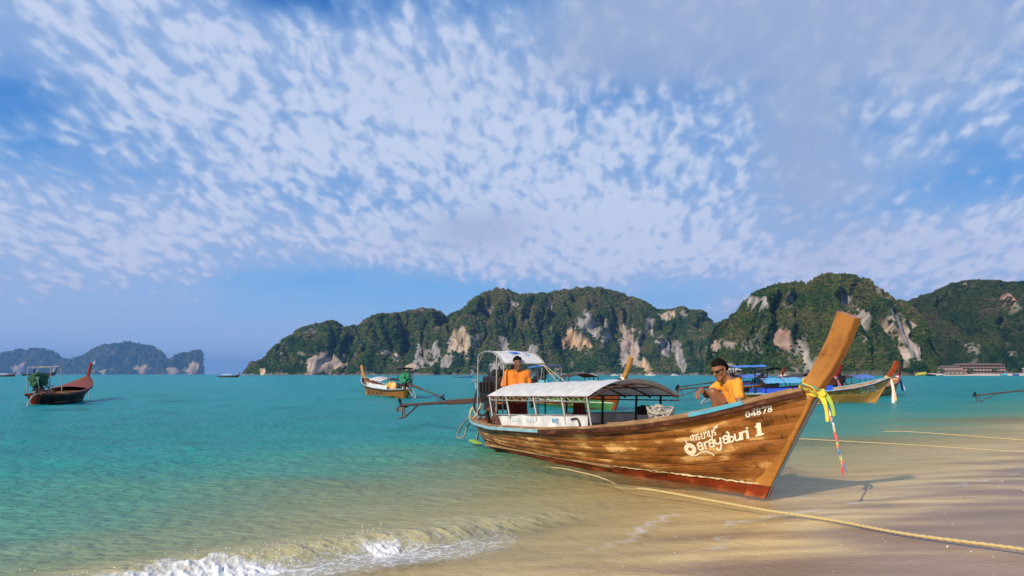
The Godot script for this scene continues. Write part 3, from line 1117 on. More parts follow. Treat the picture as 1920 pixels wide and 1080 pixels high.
# painted lettering: brush strokes laid on the hull's surface
func strokes_on(lines: Array, widths: Array, place: Callable) -> ArrayMesh:
	var st := begin()
	st.set_smooth_group(0)
	for li in lines.size():
		var pts: Array = curve(lines[li], 5) if lines[li].size() > 2 else lines[li]
		var w: float = widths[li] * 0.5
		var n := pts.size()
		var lastl := Vector2.ZERO
		var lastr := Vector2.ZERO
		for i in n:
			var d: Vector2 = (pts[mini(i + 1, n - 1)] - pts[maxi(i - 1, 0)]).normalized()
			var s := Vector2(-d.y, d.x) * w
			var c: Vector2 = pts[i]
			if i == 0:
				c -= d * w * 0.5
			if i == n - 1:
				c += d * w * 0.5
			var l := c + s
			var r := c - s
			if i > 0:
				quad(st, place.call(lastl), place.call(l), place.call(r), place.call(lastr))
			lastl = l
			lastr = r
	return done(st)


func print_on(text: String, size: float, place: Callable, serif := false, bold := true) -> ArrayMesh:
	var tm := TextMesh.new()
	var f := SystemFont.new()
	f.font_names = ["Droid Serif" if serif else "Droid Sans"]
	f.font_weight = 700 if bold else 400
	tm.font = f
	tm.text = text
	tm.font_size = 64
	tm.pixel_size = size / 64.0
	tm.depth = 0.0
	tm.curve_step = 3.0
	tm.horizontal_alignment = HORIZONTAL_ALIGNMENT_LEFT
	tm.vertical_alignment = VERTICAL_ALIGNMENT_BOTTOM
	var st := begin()
	var arr := tm.get_mesh_arrays()
	var v: PackedVector3Array = arr[Mesh.ARRAY_VERTEX]
	var ix = arr[Mesh.ARRAY_INDEX]
	var order = ix if ix != null and ix.size() else range(v.size())
	for k in order:
		st.add_vertex(place.call(Vector2(v[k].x, v[k].y)))
	return done(st)


const THAI := {
	"s": [[Vector2(0.12, 0.30), Vector2(0.32, 0.22), Vector2(0.32, 0.46), Vector2(0.10, 0.52), Vector2(0.12, 0.80), Vector2(0.45, 0.97), Vector2(0.82, 0.80), Vector2(0.84, 0.0)], [Vector2(0.62, 0.92), Vector2(1.0, 1.15)]],
	"a": [[Vector2(0.05, 0.72), Vector2(0.30, 0.97), Vector2(0.58, 0.80), Vector2(0.60, 0.0)]],
	"r": [[Vector2(0.62, 0.02), Vector2(0.36, 0.06), Vector2(0.60, 0.40), Vector2(0.12, 0.62), Vector2(0.22, 0.97), Vector2(0.62, 0.88)]],
	"y": [[Vector2(0.32, 0.95), Vector2(0.10, 0.82), Vector2(0.30, 0.60), Vector2(0.08, 0.35), Vector2(0.20, 0.03), Vector2(0.80, 0.03), Vector2(0.86, 1.0)]],
	"b": [[Vector2(0.05, 0.85), Vector2(0.25, 0.97), Vector2(0.22, 0.03), Vector2(0.84, 0.03), Vector2(0.86, 1.0)]],
	"u": [[Vector2(0.0, -0.15), Vector2(0.12, -0.22), Vector2(0.12, -0.48)]],
	"i": [[Vector2(-0.1, 1.18), Vector2(0.35, 1.42), Vector2(0.72, 1.2), Vector2(0.76, 1.62)], [Vector2(-0.1, 1.18), Vector2(0.72, 1.2)]],
	"h": [[Vector2(0.05, 0.9), Vector2(0.2, 0.97), Vector2(0.2, 0.0), Vector2(0.55, 0.75), Vector2(0.85, 0.95), Vector2(0.85, 0.0)]],
}

func thai_lines(word: String, at: Vector2, e1: Vector2, e2: Vector2, pitch := 1.05) -> Array:
	var out := []
	var x := 0.0
	for ch in word:
		var back: float = -0.55 if ch in "ui" else 0.0
		for l in THAI[ch]:
			var pl := []
			for p in l:
				pl.append(at + e1 * (x + back + p.x) + e2 * p.y)
			out.append(pl)
		if not ch in "ui":
			x += pitch if ch != "a" else pitch * 0.78
	return out


func engine(parent: Node3D, at: Vector3, cover: Material, shaft_drop: float, shaft_on := true, reach := 1.0) -> void:
	# a car engine on a swivel: block, head, intake, pulleys, radiator, exhaust, tiller; behind it the long shaft with the propeller
	var st := begin()
	bar(st, at + Vector3(-0.42, 0.0, 0), at + Vector3(0.42, 0.03, 0), 0.34, 0.34)
	bar(st, at + Vector3(-0.34, 0.235, 0.02), at + Vector3(0.30, 0.245, 0.02), 0.22, 0.14)
	bar(st, at + Vector3(-0.30, -0.24, 0), at + Vector3(0.28, -0.22, 0), 0.24, 0.16)
	for i in 4:
		box(st, at + Vector3(-0.26 + i * 0.15, 0.09, 0.2), Vector3(0.06, 0.2, 0.08))
		lathe(st, at + Vector3(-0.27 + i * 0.15, 0.31, 0.02), [Vector2(0.0, 0.07), Vector2(0.022, 0.065), Vector2(0.03, 0.0)], 8)
	part("engine_block", done(st), M["dark_grease"], parent)
	st = begin()
	lathe(st, at + Vector3(0.08, 0.34, -0.04), [Vector2(0.0, 0.10), Vector2(0.13, 0.10), Vector2(0.15, 0.07), Vector2(0.15, 0.0), Vector2(0.10, -0.03)], 18)
	lathe(st, at + Vector3(0.08, 0.45, -0.04), [Vector2(0.0, 0.05), Vector2(0.02, 0.05), Vector2(0.02, -0.01)], 8)
	part("air_filter", done(st), M["black_metal"], parent)
	st = begin()
	var turned := Basis(Vector3.BACK, -PI / 2)
	lathe(st, at + Vector3(0.46, 0.0, 0), [Vector2(0.0, 0.04), Vector2(0.12, 0.04), Vector2(0.13, 0.02), Vector2(0.10, 0.0), Vector2(0.13, -0.02)], 18, turned)
	lathe(st, at + Vector3(0.46, 0.22, 0.1), [Vector2(0.0, 0.04), Vector2(0.07, 0.03), Vector2(0.07, -0.03)], 14, turned)
	part("pulley", done(st), M["rusty"], parent)
	part("fan_belt", tube_mesh([at + Vector3(0.465, 0.0, -0.13), at + Vector3(0.465, 0.22, 0.03), at + Vector3(0.465, 0.29, 0.1), at + Vector3(0.465, 0.22, 0.17), at + Vector3(0.465, 0.0, 0.13), at + Vector3(0.465, -0.12, 0.0), at + Vector3(0.465, 0.0, -0.13)], 0.013, 5), M["rubber"], parent)
	part("exhaust_pipe", tube_mesh(curve([at + Vector3(-0.2, 0.1, -0.2), at + Vector3(0.1, 0.14, -0.28), at + Vector3(0.2, 0.3, -0.28), at + Vector3(0.2, 0.62, -0.26)], 4), 0.035, 8), M["rusty"], parent)
	part("hose", tube_mesh(curve([at + Vector3(0.4, -0.1, 0.2), at + Vector3(0.52, -0.3, 0.32), at + Vector3(0.2, -0.45, 0.4), at + Vector3(-0.3, -0.3, 0.34), at + Vector3(-0.4, 0.05, 0.22)], 5), 0.025, 7), M["rubber"], parent)
	st = begin()
	bar(st, at + Vector3(-0.05, -0.72, 0), at + Vector3(-0.02, -0.22, 0), 0.10, 0.10)
	bar(st, at + Vector3(-0.12, -0.68, -0.3), at + Vector3(-0.12, -0.68, 0.3), 0.14, 0.10)
	bar(st, at + Vector3(-0.3, -0.34, 0.12), at + Vector3(0.3, -0.32, 0.12), 0.05, 0.07)
	bar(st, at + Vector3(-0.3, -0.34, -0.12), at + Vector3(0.3, -0.32, -0.12), 0.05, 0.07)
	part("engine_mount", done(st), M["rusty"], parent)
	part("tiller", tube_mesh([at + Vector3(0.25, -0.22, 0.16), at + Vector3(0.75, -0.20, 0.2), at + Vector3(1.35, -0.14, 0.24)], 0.025, 8), M["plain_timber"], parent)
	st = begin()
	bar(st, at + Vector3(-0.62, 0.18, 0.16), at + Vector3(-0.42, -0.25, 0.18), 0.035, 0.03)
	bar(st, at + Vector3(-0.75, 0.2, 0.17), at + Vector3(-0.5, 0.22, 0.17), 0.05, 0.05)
	part("throttle_lever", done(st), M["bright_metal"], parent)
	if cover:
		var P := PackedVector3Array()
		var nf := fbm(int(shaft_drop * 100) + 7, 2.2, 3)
		for i in 13:
			for j in 25:
				var t := i / 12.0
				var a := j / 24.0 * TAU
				var rr := lerpf(0.10, 0.46, smoothstep(0.0, 0.6, t))
				var k := 1.0 + nf.get_noise_2d(cos(a) * 1.3 + 4.0 * t, sin(a) * 1.3) * 0.55 + 0.07 * sin(a * 7.0) * t
				P.append(at + Vector3(cos(a) * rr * 1.1 * k, 0.48 - 0.62 * t * t, sin(a) * rr * 0.72 * k))
		part("engine_cover", sheet(13, 25, P), cover, parent)
	if not shaft_on:
		return
	# the shaft: casing close to the engine, then the bare tube
	var a0 := at + Vector3(-0.45, -0.18, 0)
	var dir := Vector3(-1, shaft_drop, 0).normalized()
	part("shaft_casing", bar_mesh(a0, a0 + dir * 2.0 * reach, 0.11, 0.11), M["rusty"], parent)
	var sh := part("propeller_shaft", tube_mesh([a0 + dir * 1.9 * reach, a0 + dir * 3.4 * reach, a0 + dir * (5.2 * reach - 0.05)], 0.035, 8), M["rusty"], parent)
	st = begin()
	var hub := a0 + dir * 5.2 * reach
	lathe(st, hub, [Vector2(0.0, 0.08), Vector2(0.04, 0.06), Vector2(0.045, -0.05)], 10, Basis(Vector3.BACK, PI / 2))
	for b in 3:
		var an := TAU * b / 3.0 + 0.4
		var out_ := Vector3(0, cos(an), sin(an))
		var ac := Vector3(0, -sin(an), cos(an))
		var ps := []
		for k in 6:
			var f := k / 5.0
			var wd := 0.07 * sin(0.5 + f * 2.4)
			var tw := 0.9 - 0.5 * f
			var e := (ac * cos(tw) + Vector3(sin(tw), 0, 0)) * wd
			ps.append([hub + out_ * (0.03 + 0.17 * f) - e, hub + out_ * (0.03 + 0.17 * f) + e])
		for k in 5:
			quad(st, ps[k][0], ps[k + 1][0], ps[k + 1][1], ps[k][1])
			quad(st, ps[k][0] + Vector3(0.012, 0, 0), ps[k][1] + Vector3(0.012, 0, 0), ps[k + 1][1] + Vector3(0.012, 0, 0), ps[k + 1][0] + Vector3(0.012, 0, 0))
	part("propeller", done(st), M["black_metal"], sh)
	st = begin()
	tube(st, [a0 + dir * (5.2 * reach - 1.3), hub + Vector3(0.28, -0.30, 0), hub + Vector3(-0.22, -0.36, 0)], 0.02, 6)
	tube(st, [hub + Vector3(0.12, 0, 0), hub + Vector3(0.06, -0.33, 0)], 0.016, 6)
	tube(st, [hub + Vector3(0.18, -0.02, 0), hub + Vector3(0.30, -0.29, 0)], 0.014, 6)
	part("propeller_guard", done(st), M["rusty"], sh)


func inside_of(o: Node3D, skin: Material, deck: Material, floor_y := 0.10, bow_deck := 0.62) -> void:
	for s in [1.0, -1.0]:
		part("inner_lining", hull_skin(s, -0.035, 0.1, 0.985), skin, o)
	# floor boards, cross beams, bow and stern decks
	for k in 5:
		var st := begin()
		var z0 := -0.58 + 0.24 * k
		var x0 := 1.0 if absf(z0 + 0.1) > 0.4 else 0.55
		var x1 := 5.1 if absf(z0 + 0.1) > 0.4 else 5.9
		bar(st, Vector3(x0, floor_y, z0 + 0.1), Vector3(x1, floor_y + 0.02, z0 + 0.1), 0.225, 0.03)
		part("floor_board", done(st), deck, o)
	for x in [1.2, 2.4, 3.6, 4.8]:
		var u := hull_ut(x, ip(x, SX, SY) - 0.1).x
		var zz := hull(u, 0.85, 1.0).z - 0.04
		var y := ip(x, SX, SY) - 0.16
		part("thwart", bar_mesh(Vector3(x, y, -zz), Vector3(x, y, zz), 0.2, 0.035), deck, o)
	var pl := 0
	for b in 5:
		var t0 := lerpf(bow_deck, 0.965, b / 5.0)
		var t1 := lerpf(bow_deck, 0.965, (b + 0.97) / 5.0)
		var P := PackedVector3Array()
		for i in 7:
			var u := lerpf(t0, t1, i / 6.0)
			for s in [-1.0, -0.5, 0.0, 0.5, 1.0]:
				var g := hull(u, 0.90, 1.0, -0.03)
				P.append(Vector3(g.x, ip(g.x, SX, SY) - 0.13 + (0.02 * (1.0 - absf(s))), g.z * s))
		part("deck_board", sheet(7, 5, P), deck, o)
		pl += 1
	var Q := PackedVector3Array()
	for i in 7:
		var u := lerpf(0.01, 0.13, i / 6.0)
		for s in [-1.0, -0.5, 0.0, 0.5, 1.0]:
			var g := hull(u, 0.9, 1.0, -0.03)
			Q.append(Vector3(g.x, ip(g.x, SX, SY) - 0.10, g.z * s))
	part("stern_deck", sheet(7, 5, Q), deck, o)


func transom(o: Node3D, mat: Material) -> void:
	var P := PackedVector3Array()
	for j in 9:
		var t := j / 8.0
		var g := hull(0.0, t, 1.0)
		for s in [-1.0, -0.5, 0.0, 0.5, 1.0]:
			P.append(Vector3(g.x - 0.06 * (1.0 - s * s), g.y, g.z * s))
	var U := PackedVector2Array()
	var C := PackedColorArray()
	for p in P:
		U.append(Vector2(p.y, p.z))
		C.append(Color.WHITE)
	part("transom", sheet(9, 5, P, U, C), mat, o)


func prow_on(o: Node3D, mat: Material, tall := 1.0, stem_mat: Material = null) -> void:
	part("stem", plank_post(STEM_F, STEM_R, [0.035, 0.045, 0.055, 0.07], [0.04, 0.06, 0.075, 0.115]), stem_mat if stem_mat else mat, o)
	var f := []
	var r := []
	for i in PROW_F.size():
		f.append(Vector2(PROW_F[0].x + (PROW_F[i].x - PROW_F[0].x) * tall, PROW_F[0].y + (PROW_F[i].y - PROW_F[0].y) * tall))
		r.append(Vector2(PROW_R[0].x + (PROW_R[i].x - PROW_R[0].x) * tall, PROW_R[0].y + (PROW_R[i].y - PROW_R[0].y) * tall))
	part("prow", plank_post(f, r, [0.07, 0.062, 0.058, 0.056, 0.056, 0.058], [0.10, 0.068, 0.056, 0.052, 0.052, 0.054]), mat, o)


func make_main_boat() -> void:
	var o := thing("longtail_boat", "varnished wooden longtail boat with white script on its bow, beached by the sand rope", "boat", Vector3(-0.45, 0, -15.8), atan2(-0.889, 0.458))
	var r := RandomNumberGenerator.new()
	r.seed = 77
	# the planking: six strakes a side of three boards each over a painted bottom board
	var breaks := [[0.0, 0.33, 0.66, 1.0], [0.0, 0.22, 0.58, 1.0], [0.0, 0.40, 0.74, 1.0]]
	for s in [1.0, -1.0]:
		var planking := Node3D.new()
		planking.name = "planking"
		o.add_child(planking, true)
		part("bottom_board", bottom_strake(s), M["red_boot"], planking)
		for j in 6:
			var bk: Array = breaks[j % 3]
			for k in 3:
				var tone := Color(1, 1, 1) * r.randf_range(0.93, 1.07)
				if j >= 4:
					tone = tone * 1.12
				if j <= 1 and k == 2:
					tone = tone * Color(0.80, 0.74, 0.7)
				tone.g *= r.randf_range(0.94, 1.04)
				var u0: float = bk[k]
				var u1: float = bk[k + 1]
				var a := j / 6.0
				var b := (j + 1) / 6.0
				part("plank", plank_between(u0, u1, a, b, s, r.randf_range(0.0, 0.006), tone, Vector2(0.013 * (j % 2) + (0.5 if s < 0 else 0.0), 0.02 * r.randf())), M["hull"], planking)
	for s in [1.0, -1.0]:
		part("inner_shell", hull_skin(s, -0.022), M["dark_timber"], o)
	transom(o, M["hull"])
	inside_of(o, M["white_paint"], M["deck"])
	prow_on(o, M["prow"])
	part("stem_paint", plank_post([Vector2(7.437, -0.03), Vector2(7.535, 0.118)], [Vector2(7.12, -0.03), Vector2(7.22, 0.118)], [0.045, 0.048], [0.06, 0.066]), M["red_boot"], o)
	part("stem_edge", tube_mesh([Vector3(7.44, -0.02, 0), Vector3(7.73, 0.40, 0), Vector3(8.01, 0.82, 0), Vector3(8.26, 1.185, 0)], 0.009, 6), M["dark_blue_edge"], o)
	for s in [1.0, -1.0]:
		part("gunwale", rail(0.0, 0.985, s, 0.10, 0.045, -0.01, 0.022, 0.002), M["deck"], o)
		part("rubbing_strake", rail(0.0, 0.99, s, 0.05, 0.06, 0.028, -0.035, 0.002), M["dark_timber"], o)
		part("cap_plank", rail(0.66, 0.97, s, 0.07, 0.03, -0.05, 0.050, 0.004), M["deck"], o)
	part("painted_strip", rail(0.0, 0.46, 1.0, 0.012, 0.052, 0.062, -0.012), M["pale_blue_paint"], o)
	part("painted_strip", rail(0.835, 0.915, 1.0, 0.012, 0.05, 0.052, 0.02), M["blue_paint"], o)
	# the caulked line over the bottom paint near the bow
	var cp := []
	for i in 60:
		var x := lerpf(4.9, 7.42, i / 59.0)
		cp.append(on_hull(x, 0.128 + 0.004 * sin(i * 2.1) + r.randf_range(-0.006, 0.006), 0.008))
	var radii := []
	for i in 60:
		radii.append((0.006 if i < 30 else 0.012) * r.randf_range(0.35, 1.6))
	part("caulking", tube_mesh(cp, radii, 6), M["cream_paint"], o)
	for q in [[5.9, 0.20, 7.35, 0.42], [6.2, 0.17, 7.25, 0.24]]:
		var lp := []
		for i in 14:
			lp.append(on_hull(lerpf(q[0], q[2], i / 13.0), lerpf(q[1], q[3], i / 13.0), 0.004))
		part("seam_ridge", tube_mesh(lp, 0.008, 5), M["plain_timber"], o)
	lettering(o)
	# long canopy over the middle
	var cx0 := 1.55
	var cx1 := 4.92
	var canopy := part("canopy", barrel_tarp(cx0, cx1, 0.80, 1.02, 1.10, 0.24, 0.022, 6), M["tarp_white"], o)
	for i in 6:
		var f := i / 5.0
		part("canopy_hoop", arch(lerpf(cx0 + 0.02, cx1 - 0.01, f), 0.795, lerpf(0.97, 1.05, f), 0.215, 0.014), M["rusty"], canopy)
	for z in [-0.4, 0.0, 0.4]:
		part("canopy_batten", tube_mesh([Vector3(cx0, 1.0 + 0.175 * (1 - z * z / 0.64), z), Vector3(cx1, 1.075 + 0.175 * (1 - z * z / 0.64), z)], 0.012, 6), M["rusty"], canopy)
	for s in [1.0, -1.0]:
		part("canopy_rail", tube_mesh([Vector3(cx0, 1.0, 0.8 * s), Vector3(cx1, 1.08, 0.8 * s)], 0.014, 6), M["rusty"], canopy)
		part("side_rail", tube_mesh([Vector3(cx0 + 0.1, 0.945, 0.8 * s), Vector3(cx1, 1.01, 0.8 * s)], 0.012, 6), M["steel"] if s > 0 else M["rusty"], o)
	# lacing between tarp and rail
	var lace := []
	for i in 23:
		var f := i / 22.0
		lace.append(Vector3(lerpf(cx0 + 0.12, cx1 - 0.05, f), lerpf(0.945, 1.01, f) if i % 2 else lerpf(1.01, 1.09, f), 0.805))
	part("lacing", tube_mesh(lace, 0.006, 5), M["rope_pale"], canopy)
	for x in [[1.66, 1.74], [2.32, 2.42], [3.28, 3.38], [4.16, 4.26], [4.86, 4.94]]:
		part("post", tube_mesh([Vector3(x[1], 0.66, 0.78), Vector3(x[0], lerpf(1.0, 1.08, (x[0] - cx0) / 3.37), 0.80)], 0.017, 7), M["steel"], o)
	for x in [1.7, 2.9, 3.87, 4.5]:
		part("post", tube_mesh([Vector3(x, 0.12, -0.74), Vector3(x, lerpf(1.0, 1.08, (x - cx0) / 3.37), -0.795)], 0.020, 7), M["black_metal"], o)
	# white side boards under the canopy
	for s in [1.0, -1.0]:
		var P := PackedVector3Array()
		for i in 25:
			var f := i / 24.0
			var x := lerpf(1.75, 4.86, f) if s > 0 else lerpf(1.75, 4.45, f)
			var g := gunwale(hull_ut(x, ip(x, SX, SY)).x, 1.0)
			for j in 5:
				var y := lerpf(g.y - 0.1, lerpf(0.69, 0.815, f), j / 4.0)
				var bulge := 0.008 * sin(f * 22.0) * j / 4.0
				P.append(Vector3(x + (0.10 * (1.0 - j / 4.0) * (1.0 - f)), y, (minf(g.z - 0.05, 0.79) + bulge) * s))
		var b := part("side_panel", sheet(25, 5, P), M["white_paint"], o)
		part("panel_edge", tube_mesh([Vector3(1.75, 0.692, 0.765 * s), Vector3(3.2, 0.752, 0.79 * s), Vector3(4.86 if s > 0 else 4.45, 0.818, 0.785 * s)], 0.013, 6), M["steel"], b)
		if s > 0:
			var pl := func(p: Vector2) -> Vector3: return Vector3(2.52 + p.x, 0.592 + 0.045 * (p.x / 2.2) + p.y, 0.807)
			var far_pl := func(p: Vector2) -> Vector3: return Vector3(3.87 + p.x, 0.637 + p.y, 0.808)
			var mid_pl := func(p: Vector2) -> Vector3: return Vector3(3.02 + p.x, 0.615 + p.y, 0.8075)
			part("lettering", print_on("www.", 0.115, pl), M["letter_faded"], b)
			part("lettering", print_on("·a·a·u·i·", 0.105, mid_pl), M["letter_faded"], b)
			part("lettering", print_on("net", 0.125, far_pl), M["letter_blue"], b)
	# awning over the helmsman at the stern
	var bar_y := [Vector2(0.36, 1.66), Vector2(0.40, 1.77), Vector2(0.52, 1.825), Vector2(0.80, 1.85), Vector2(1.06, 1.825), Vector2(1.30, 1.73), Vector2(1.50, 1.60)]
	var P2 := PackedVector3Array()
	var U2 := PackedVector2Array()
	for i in 15:
		var f := 0.46 + 0.54 * i / 14.0
		var q := f * (bar_y.size() - 1)
		var k := mini(int(q), bar_y.size() - 2)
		var c: Vector2 = bar_y[k].lerp(bar_y[k + 1], q - k)
		for j in 13:
			var s := j / 12.0 * 2.0 - 1.0
			P2.append(Vector3(c.x, c.y + 0.012 - 0.03 * absf(s) - 0.012 * sin(s * 6.0) * f - (0.012 * absf(sin(s * 9.0)) if i == 14 else 0.0), s * 0.45))
			U2.append(Vector2(f, s))
	var aw := part("awning", sheet(15, 13, P2, U2), M["tarp_white"], o)
	for sp in [[1.16, 0.02, 0.10, 7], [1.20, -0.22, 0.055, 6], [1.10, 0.10, 0.06, 5]]:
		var st := begin()
		for k in 18:
			var a := TAU * k / 18
			var a2 := TAU * (k + 1) / 18
			var r1: float = sp[2] * (1.0 if k % 2 else 0.35)
			var r2: float = sp[2] * (1.0 if (k + 1) % 2 else 0.35)
			var f3 := func(aa: float, rr: float) -> Vector3:
				var x: float = sp[0] + cos(aa) * rr
				var z: float = sp[1] + sin(aa) * rr * 1.3
				var q := 0.0
				while q < 4.99 and bar_y[int(q) + 1].x < x:
					q += 1.0
				var c0: Vector2 = bar_y[int(q)]
				var c1: Vector2 = bar_y[int(q) + 1]
				return Vector3(x, lerpf(c0.y, c1.y, clampf((x - c0.x) / (c1.x - c0.x), 0, 1)) + 0.022 - 0.03 * absf(z / 0.45), z)
			tri(st, f3.call(0.0, 0.0), f3.call(a, r1), f3.call(a2, r2))
		part("painted_splash", done(st), M["tarp_royal"] if sp[2] > 0.08 else M["letter_blue"], aw)
	for s in [1.0, -1.0]:
		var hoop := [Vector3(0.34, 0.50, 0.43 * s)]
		for q in bar_y:
			hoop.append(Vector3(q.x, q.y - 0.01, 0.43 * s))
		part("awning_frame", tube_mesh(curve(hoop, 4), 0.016, 8), M["steel"], o)
		part("awning_post", tube_mesh([Vector3(1.21, 0.5, 0.45 * s), Vector3(1.20, 1.76, 0.43 * s)], 0.014, 7), M["steel"], o)
		part("awning_post", tube_mesh([Vector3(1.48, 0.5, 0.45 * s), Vector3(1.49, 1.60, 0.43 * s)], 0.014, 7), M["steel"] if s > 0 else M["black_metal"], o)
		part("awning_strut", tube_mesh([Vector3(0.36, 1.6, 0.43 * s), Vector3(0.62, 1.83, 0.43 * s)], 0.011, 6), M["steel"], o)
	part("awning_crossbar", tube_mesh([Vector3(1.49, 1.60, -0.45), Vector3(1.49, 1.60, 0.45)], 0.013, 6), M["steel"], o)
	part("awning_crossbar", tube_mesh([Vector3(0.80, 1.84, -0.45), Vector3(0.80, 1.84, 0.45)], 0.013, 6), M["steel"], o)
	for q in [[Vector3(1.14, 1.76, -0.42), Vector3(2.24, 1.24, -0.3)], [Vector3(1.49, 1.58, -0.42), Vector3(2.5, 1.22, -0.35)]]:
		part("guy_line", tube_mesh(q, 0.007, 5), M["rope_pale"], o)
	engine(o, Vector3(0.28, 1.06, 0.0), null, -0.055)
	# bent pipes over the stern and a green step at the waterline
	part("stern_hoop", tube_mesh(curve([Vector3(-0.20, 0.56, 0.22), Vector3(-0.75, 0.47, 0.16), Vector3(-1.25, 0.22, 0.12), Vector3(-1.38, 0.05, 0.10), Vector3(-1.15, 0.07, 0.06), Vector3(-1.05, 0.30, 0.02), Vector3(-0.62, 0.50, 0.0), Vector3(-0.2, 0.52, 0.0)], 6), 0.022, 8), M["steel"], o)
	part("stern_hoop", tube_mesh(curve([Vector3(-0.22, 0.50, -0.10), Vector3(-0.62, 0.34, -0.12), Vector3(-0.85, 0.10, -0.12), Vector3(-0.7, 0.04, -0.05), Vector3(-0.45, 0.22, 0.04), Vector3(-0.2, 0.44, 0.06)], 6), 0.022, 8), M["steel"], o)
	part("stern_step", bar_mesh(Vector3(-0.62, 0.045, 0.12), Vector3(0.0, 0.03, 0.24), 0.13, 0.03), M["lime_paint"], o)
	part("stern_rope", tube_mesh(curve([Vector3(-0.2, 0.60, 0.22), Vector3(-0.5, 0.72, 0.15), Vector3(-0.42, 0.56, 0.25), Vector3(0.1, 0.52, 0.42), Vector3(0.3, 0.66, 0.4), Vector3(0.15, 0.82, 0.26)], 6), 0.022, 7), M["rope_pale"], o)
	part("cooling_hose", tube_mesh(curve([Vector3(0.95, 0.50, 0.46), Vector3(1.1, 0.70, 0.58), Vector3(1.45, 0.76, 0.68), Vector3(1.85, 0.66, 0.76), Vector3(2.05, 0.50, 0.80)], 6), 0.04, 9), M["rusty"], o)
	part("cooling_hose", tube_mesh(curve([Vector3(3.95 + 0.50, 0.745, 0.815), Vector3(4.62, 0.765, 0.82), Vector3(4.70, 0.70, 0.83), Vector3(4.72, 0.62, 0.84)], 5), 0.013, 7), M["rubber"], o)
	# things that lie in and hang on the boat
	var inv := o.transform
	var drape := PackedVector3Array()
	for i in 15:
		for j in 13:
			var t := i / 14.0
			var x := lerpf(-0.16, 0.16, j / 12.0) * (0.8 + 0.55 * t)
			drape.append(inv * Vector3(3.02 + x + 0.1 * t, 0.92 - 0.40 * t, -0.22 + 0.045 * sin(j * 1.9 + t) + 0.05 * t))
	tag(part("draped_cloth", sheet(15, 13, drape), M["maroon_cloth"]), "dark red cloth hanging under the white canopy of the beached boat", "cloth")
	heap("rope_bundle", inv * Vector3(4.72, 0.80, -0.62), 0.17, M["grey_cloth"], M["rope_grey"], "tangled grey rope and rag bundle under the front end of the white canopy", "rope", 5)
	heap("black_bag", inv * Vector3(4.25, 0.84, -0.66), 0.12, M["black_cloth"], null, "small black bag beside the tangled grey rope bundle", "bag", 6)
	garland(o, Vector3.ZERO)


func plank_between(u0: float, u1: float, a: float, b: float, side: float, proud: float, tone: Color, tv: Vector2) -> ArrayMesh:
	var rows := maxi(3, int((u1 - u0) * 44))
	var P := PackedVector3Array()
	var U := PackedVector2Array()
	var C := PackedColorArray()
	for i in rows + 1:
		var u := lerpf(u0, u1, float(i) / rows)
		var bt := boot_t(u)
		var t0 := lerpf(bt, 1.0, a)
		var t1 := lerpf(bt, 1.0, b)
		for k in 5:
			var t: float = lerpf(t0, t1, [0.0, 0.03, 0.5, 0.97, 1.0][k])
			var rec := -0.0025 if k == 0 or k == 4 or ((i == 0 or i == rows) and u > 0.01 and u < 0.99) else proud + (0.002 if k == 2 else 0.0)
			var p := hull(u, t, side, rec)
			P.append(p)
			U.append(Vector2(p.x * 0.27 + tv.x, t * 0.62 + tv.y))
			C.append(tone)
	return sheet(rows + 1, 5, P, U, C)


func heap(called: String, at: Vector3, r: float, mat: Material, rope: Material, label: String, category: String, seed_: int) -> void:
	var nf := fbm(seed_, 1.6, 3)
	var P := PackedVector3Array()
	for i in 11:
		for j in 21:
			var t := PI * i / 10.0
			var a := TAU * j / 20.0
			var d := Vector3(sin(t) * cos(a), cos(t), sin(t) * sin(a))
			P.append(d * r * (0.85 + 0.75 * nf.get_noise_3d(d.x, d.y, d.z)) * Vector3(1.15, 0.7, 1.0))
	if rope:
		var t := thing(called, label, category, at)
		part("rag", sheet(11, 21, P), mat, t)
		var rr := RandomNumberGenerator.new()
		rr.seed = seed_
		for c in 3:
			var pts := []
			for k in 14:
				var a := TAU * k / 9.0 + c
				pts.append(Vector3(cos(a) * r * rr.randf_range(0.7, 1.25), rr.randf_range(-0.3, 0.75) * r, sin(a) * r * rr.randf_range(0.7, 1.2)))
			part("rope_coil", tube_mesh(curve(pts, 4), 0.014, 6), rope, t)
	else:
		var m := part(called, sheet(11, 21, P), mat)
		m.position = at
		tag(m, label, category)


# a strip of cloth along points, w wide, turned by side
func strip(pts: Array, w: Variant, side: Vector3, wob := 0.0) -> ArrayMesh:
	var P := PackedVector3Array()
	var c := curve(pts, 5)
	for i in c.size():
		var f := float(i) / (c.size() - 1)
		var ww: float = w if not w is Array else lerpf(w[0], w[1], f)
		var f3: Vector3 = (c[mini(i + 1, c.size() - 1)] - c[maxi(i - 1, 0)]).normalized()
		var s := (side - f3 * f3.dot(side)).normalized()
		var n := f3.cross(s)
		for j in 4:
			var q := j / 3.0 - 0.5
			P.append(c[i] + s * q * ww + n * (0.35 * ww * (0.25 - q * q) + wob * sin(f * 9.0 + j)))
	return sheet(c.size(), 4, P)


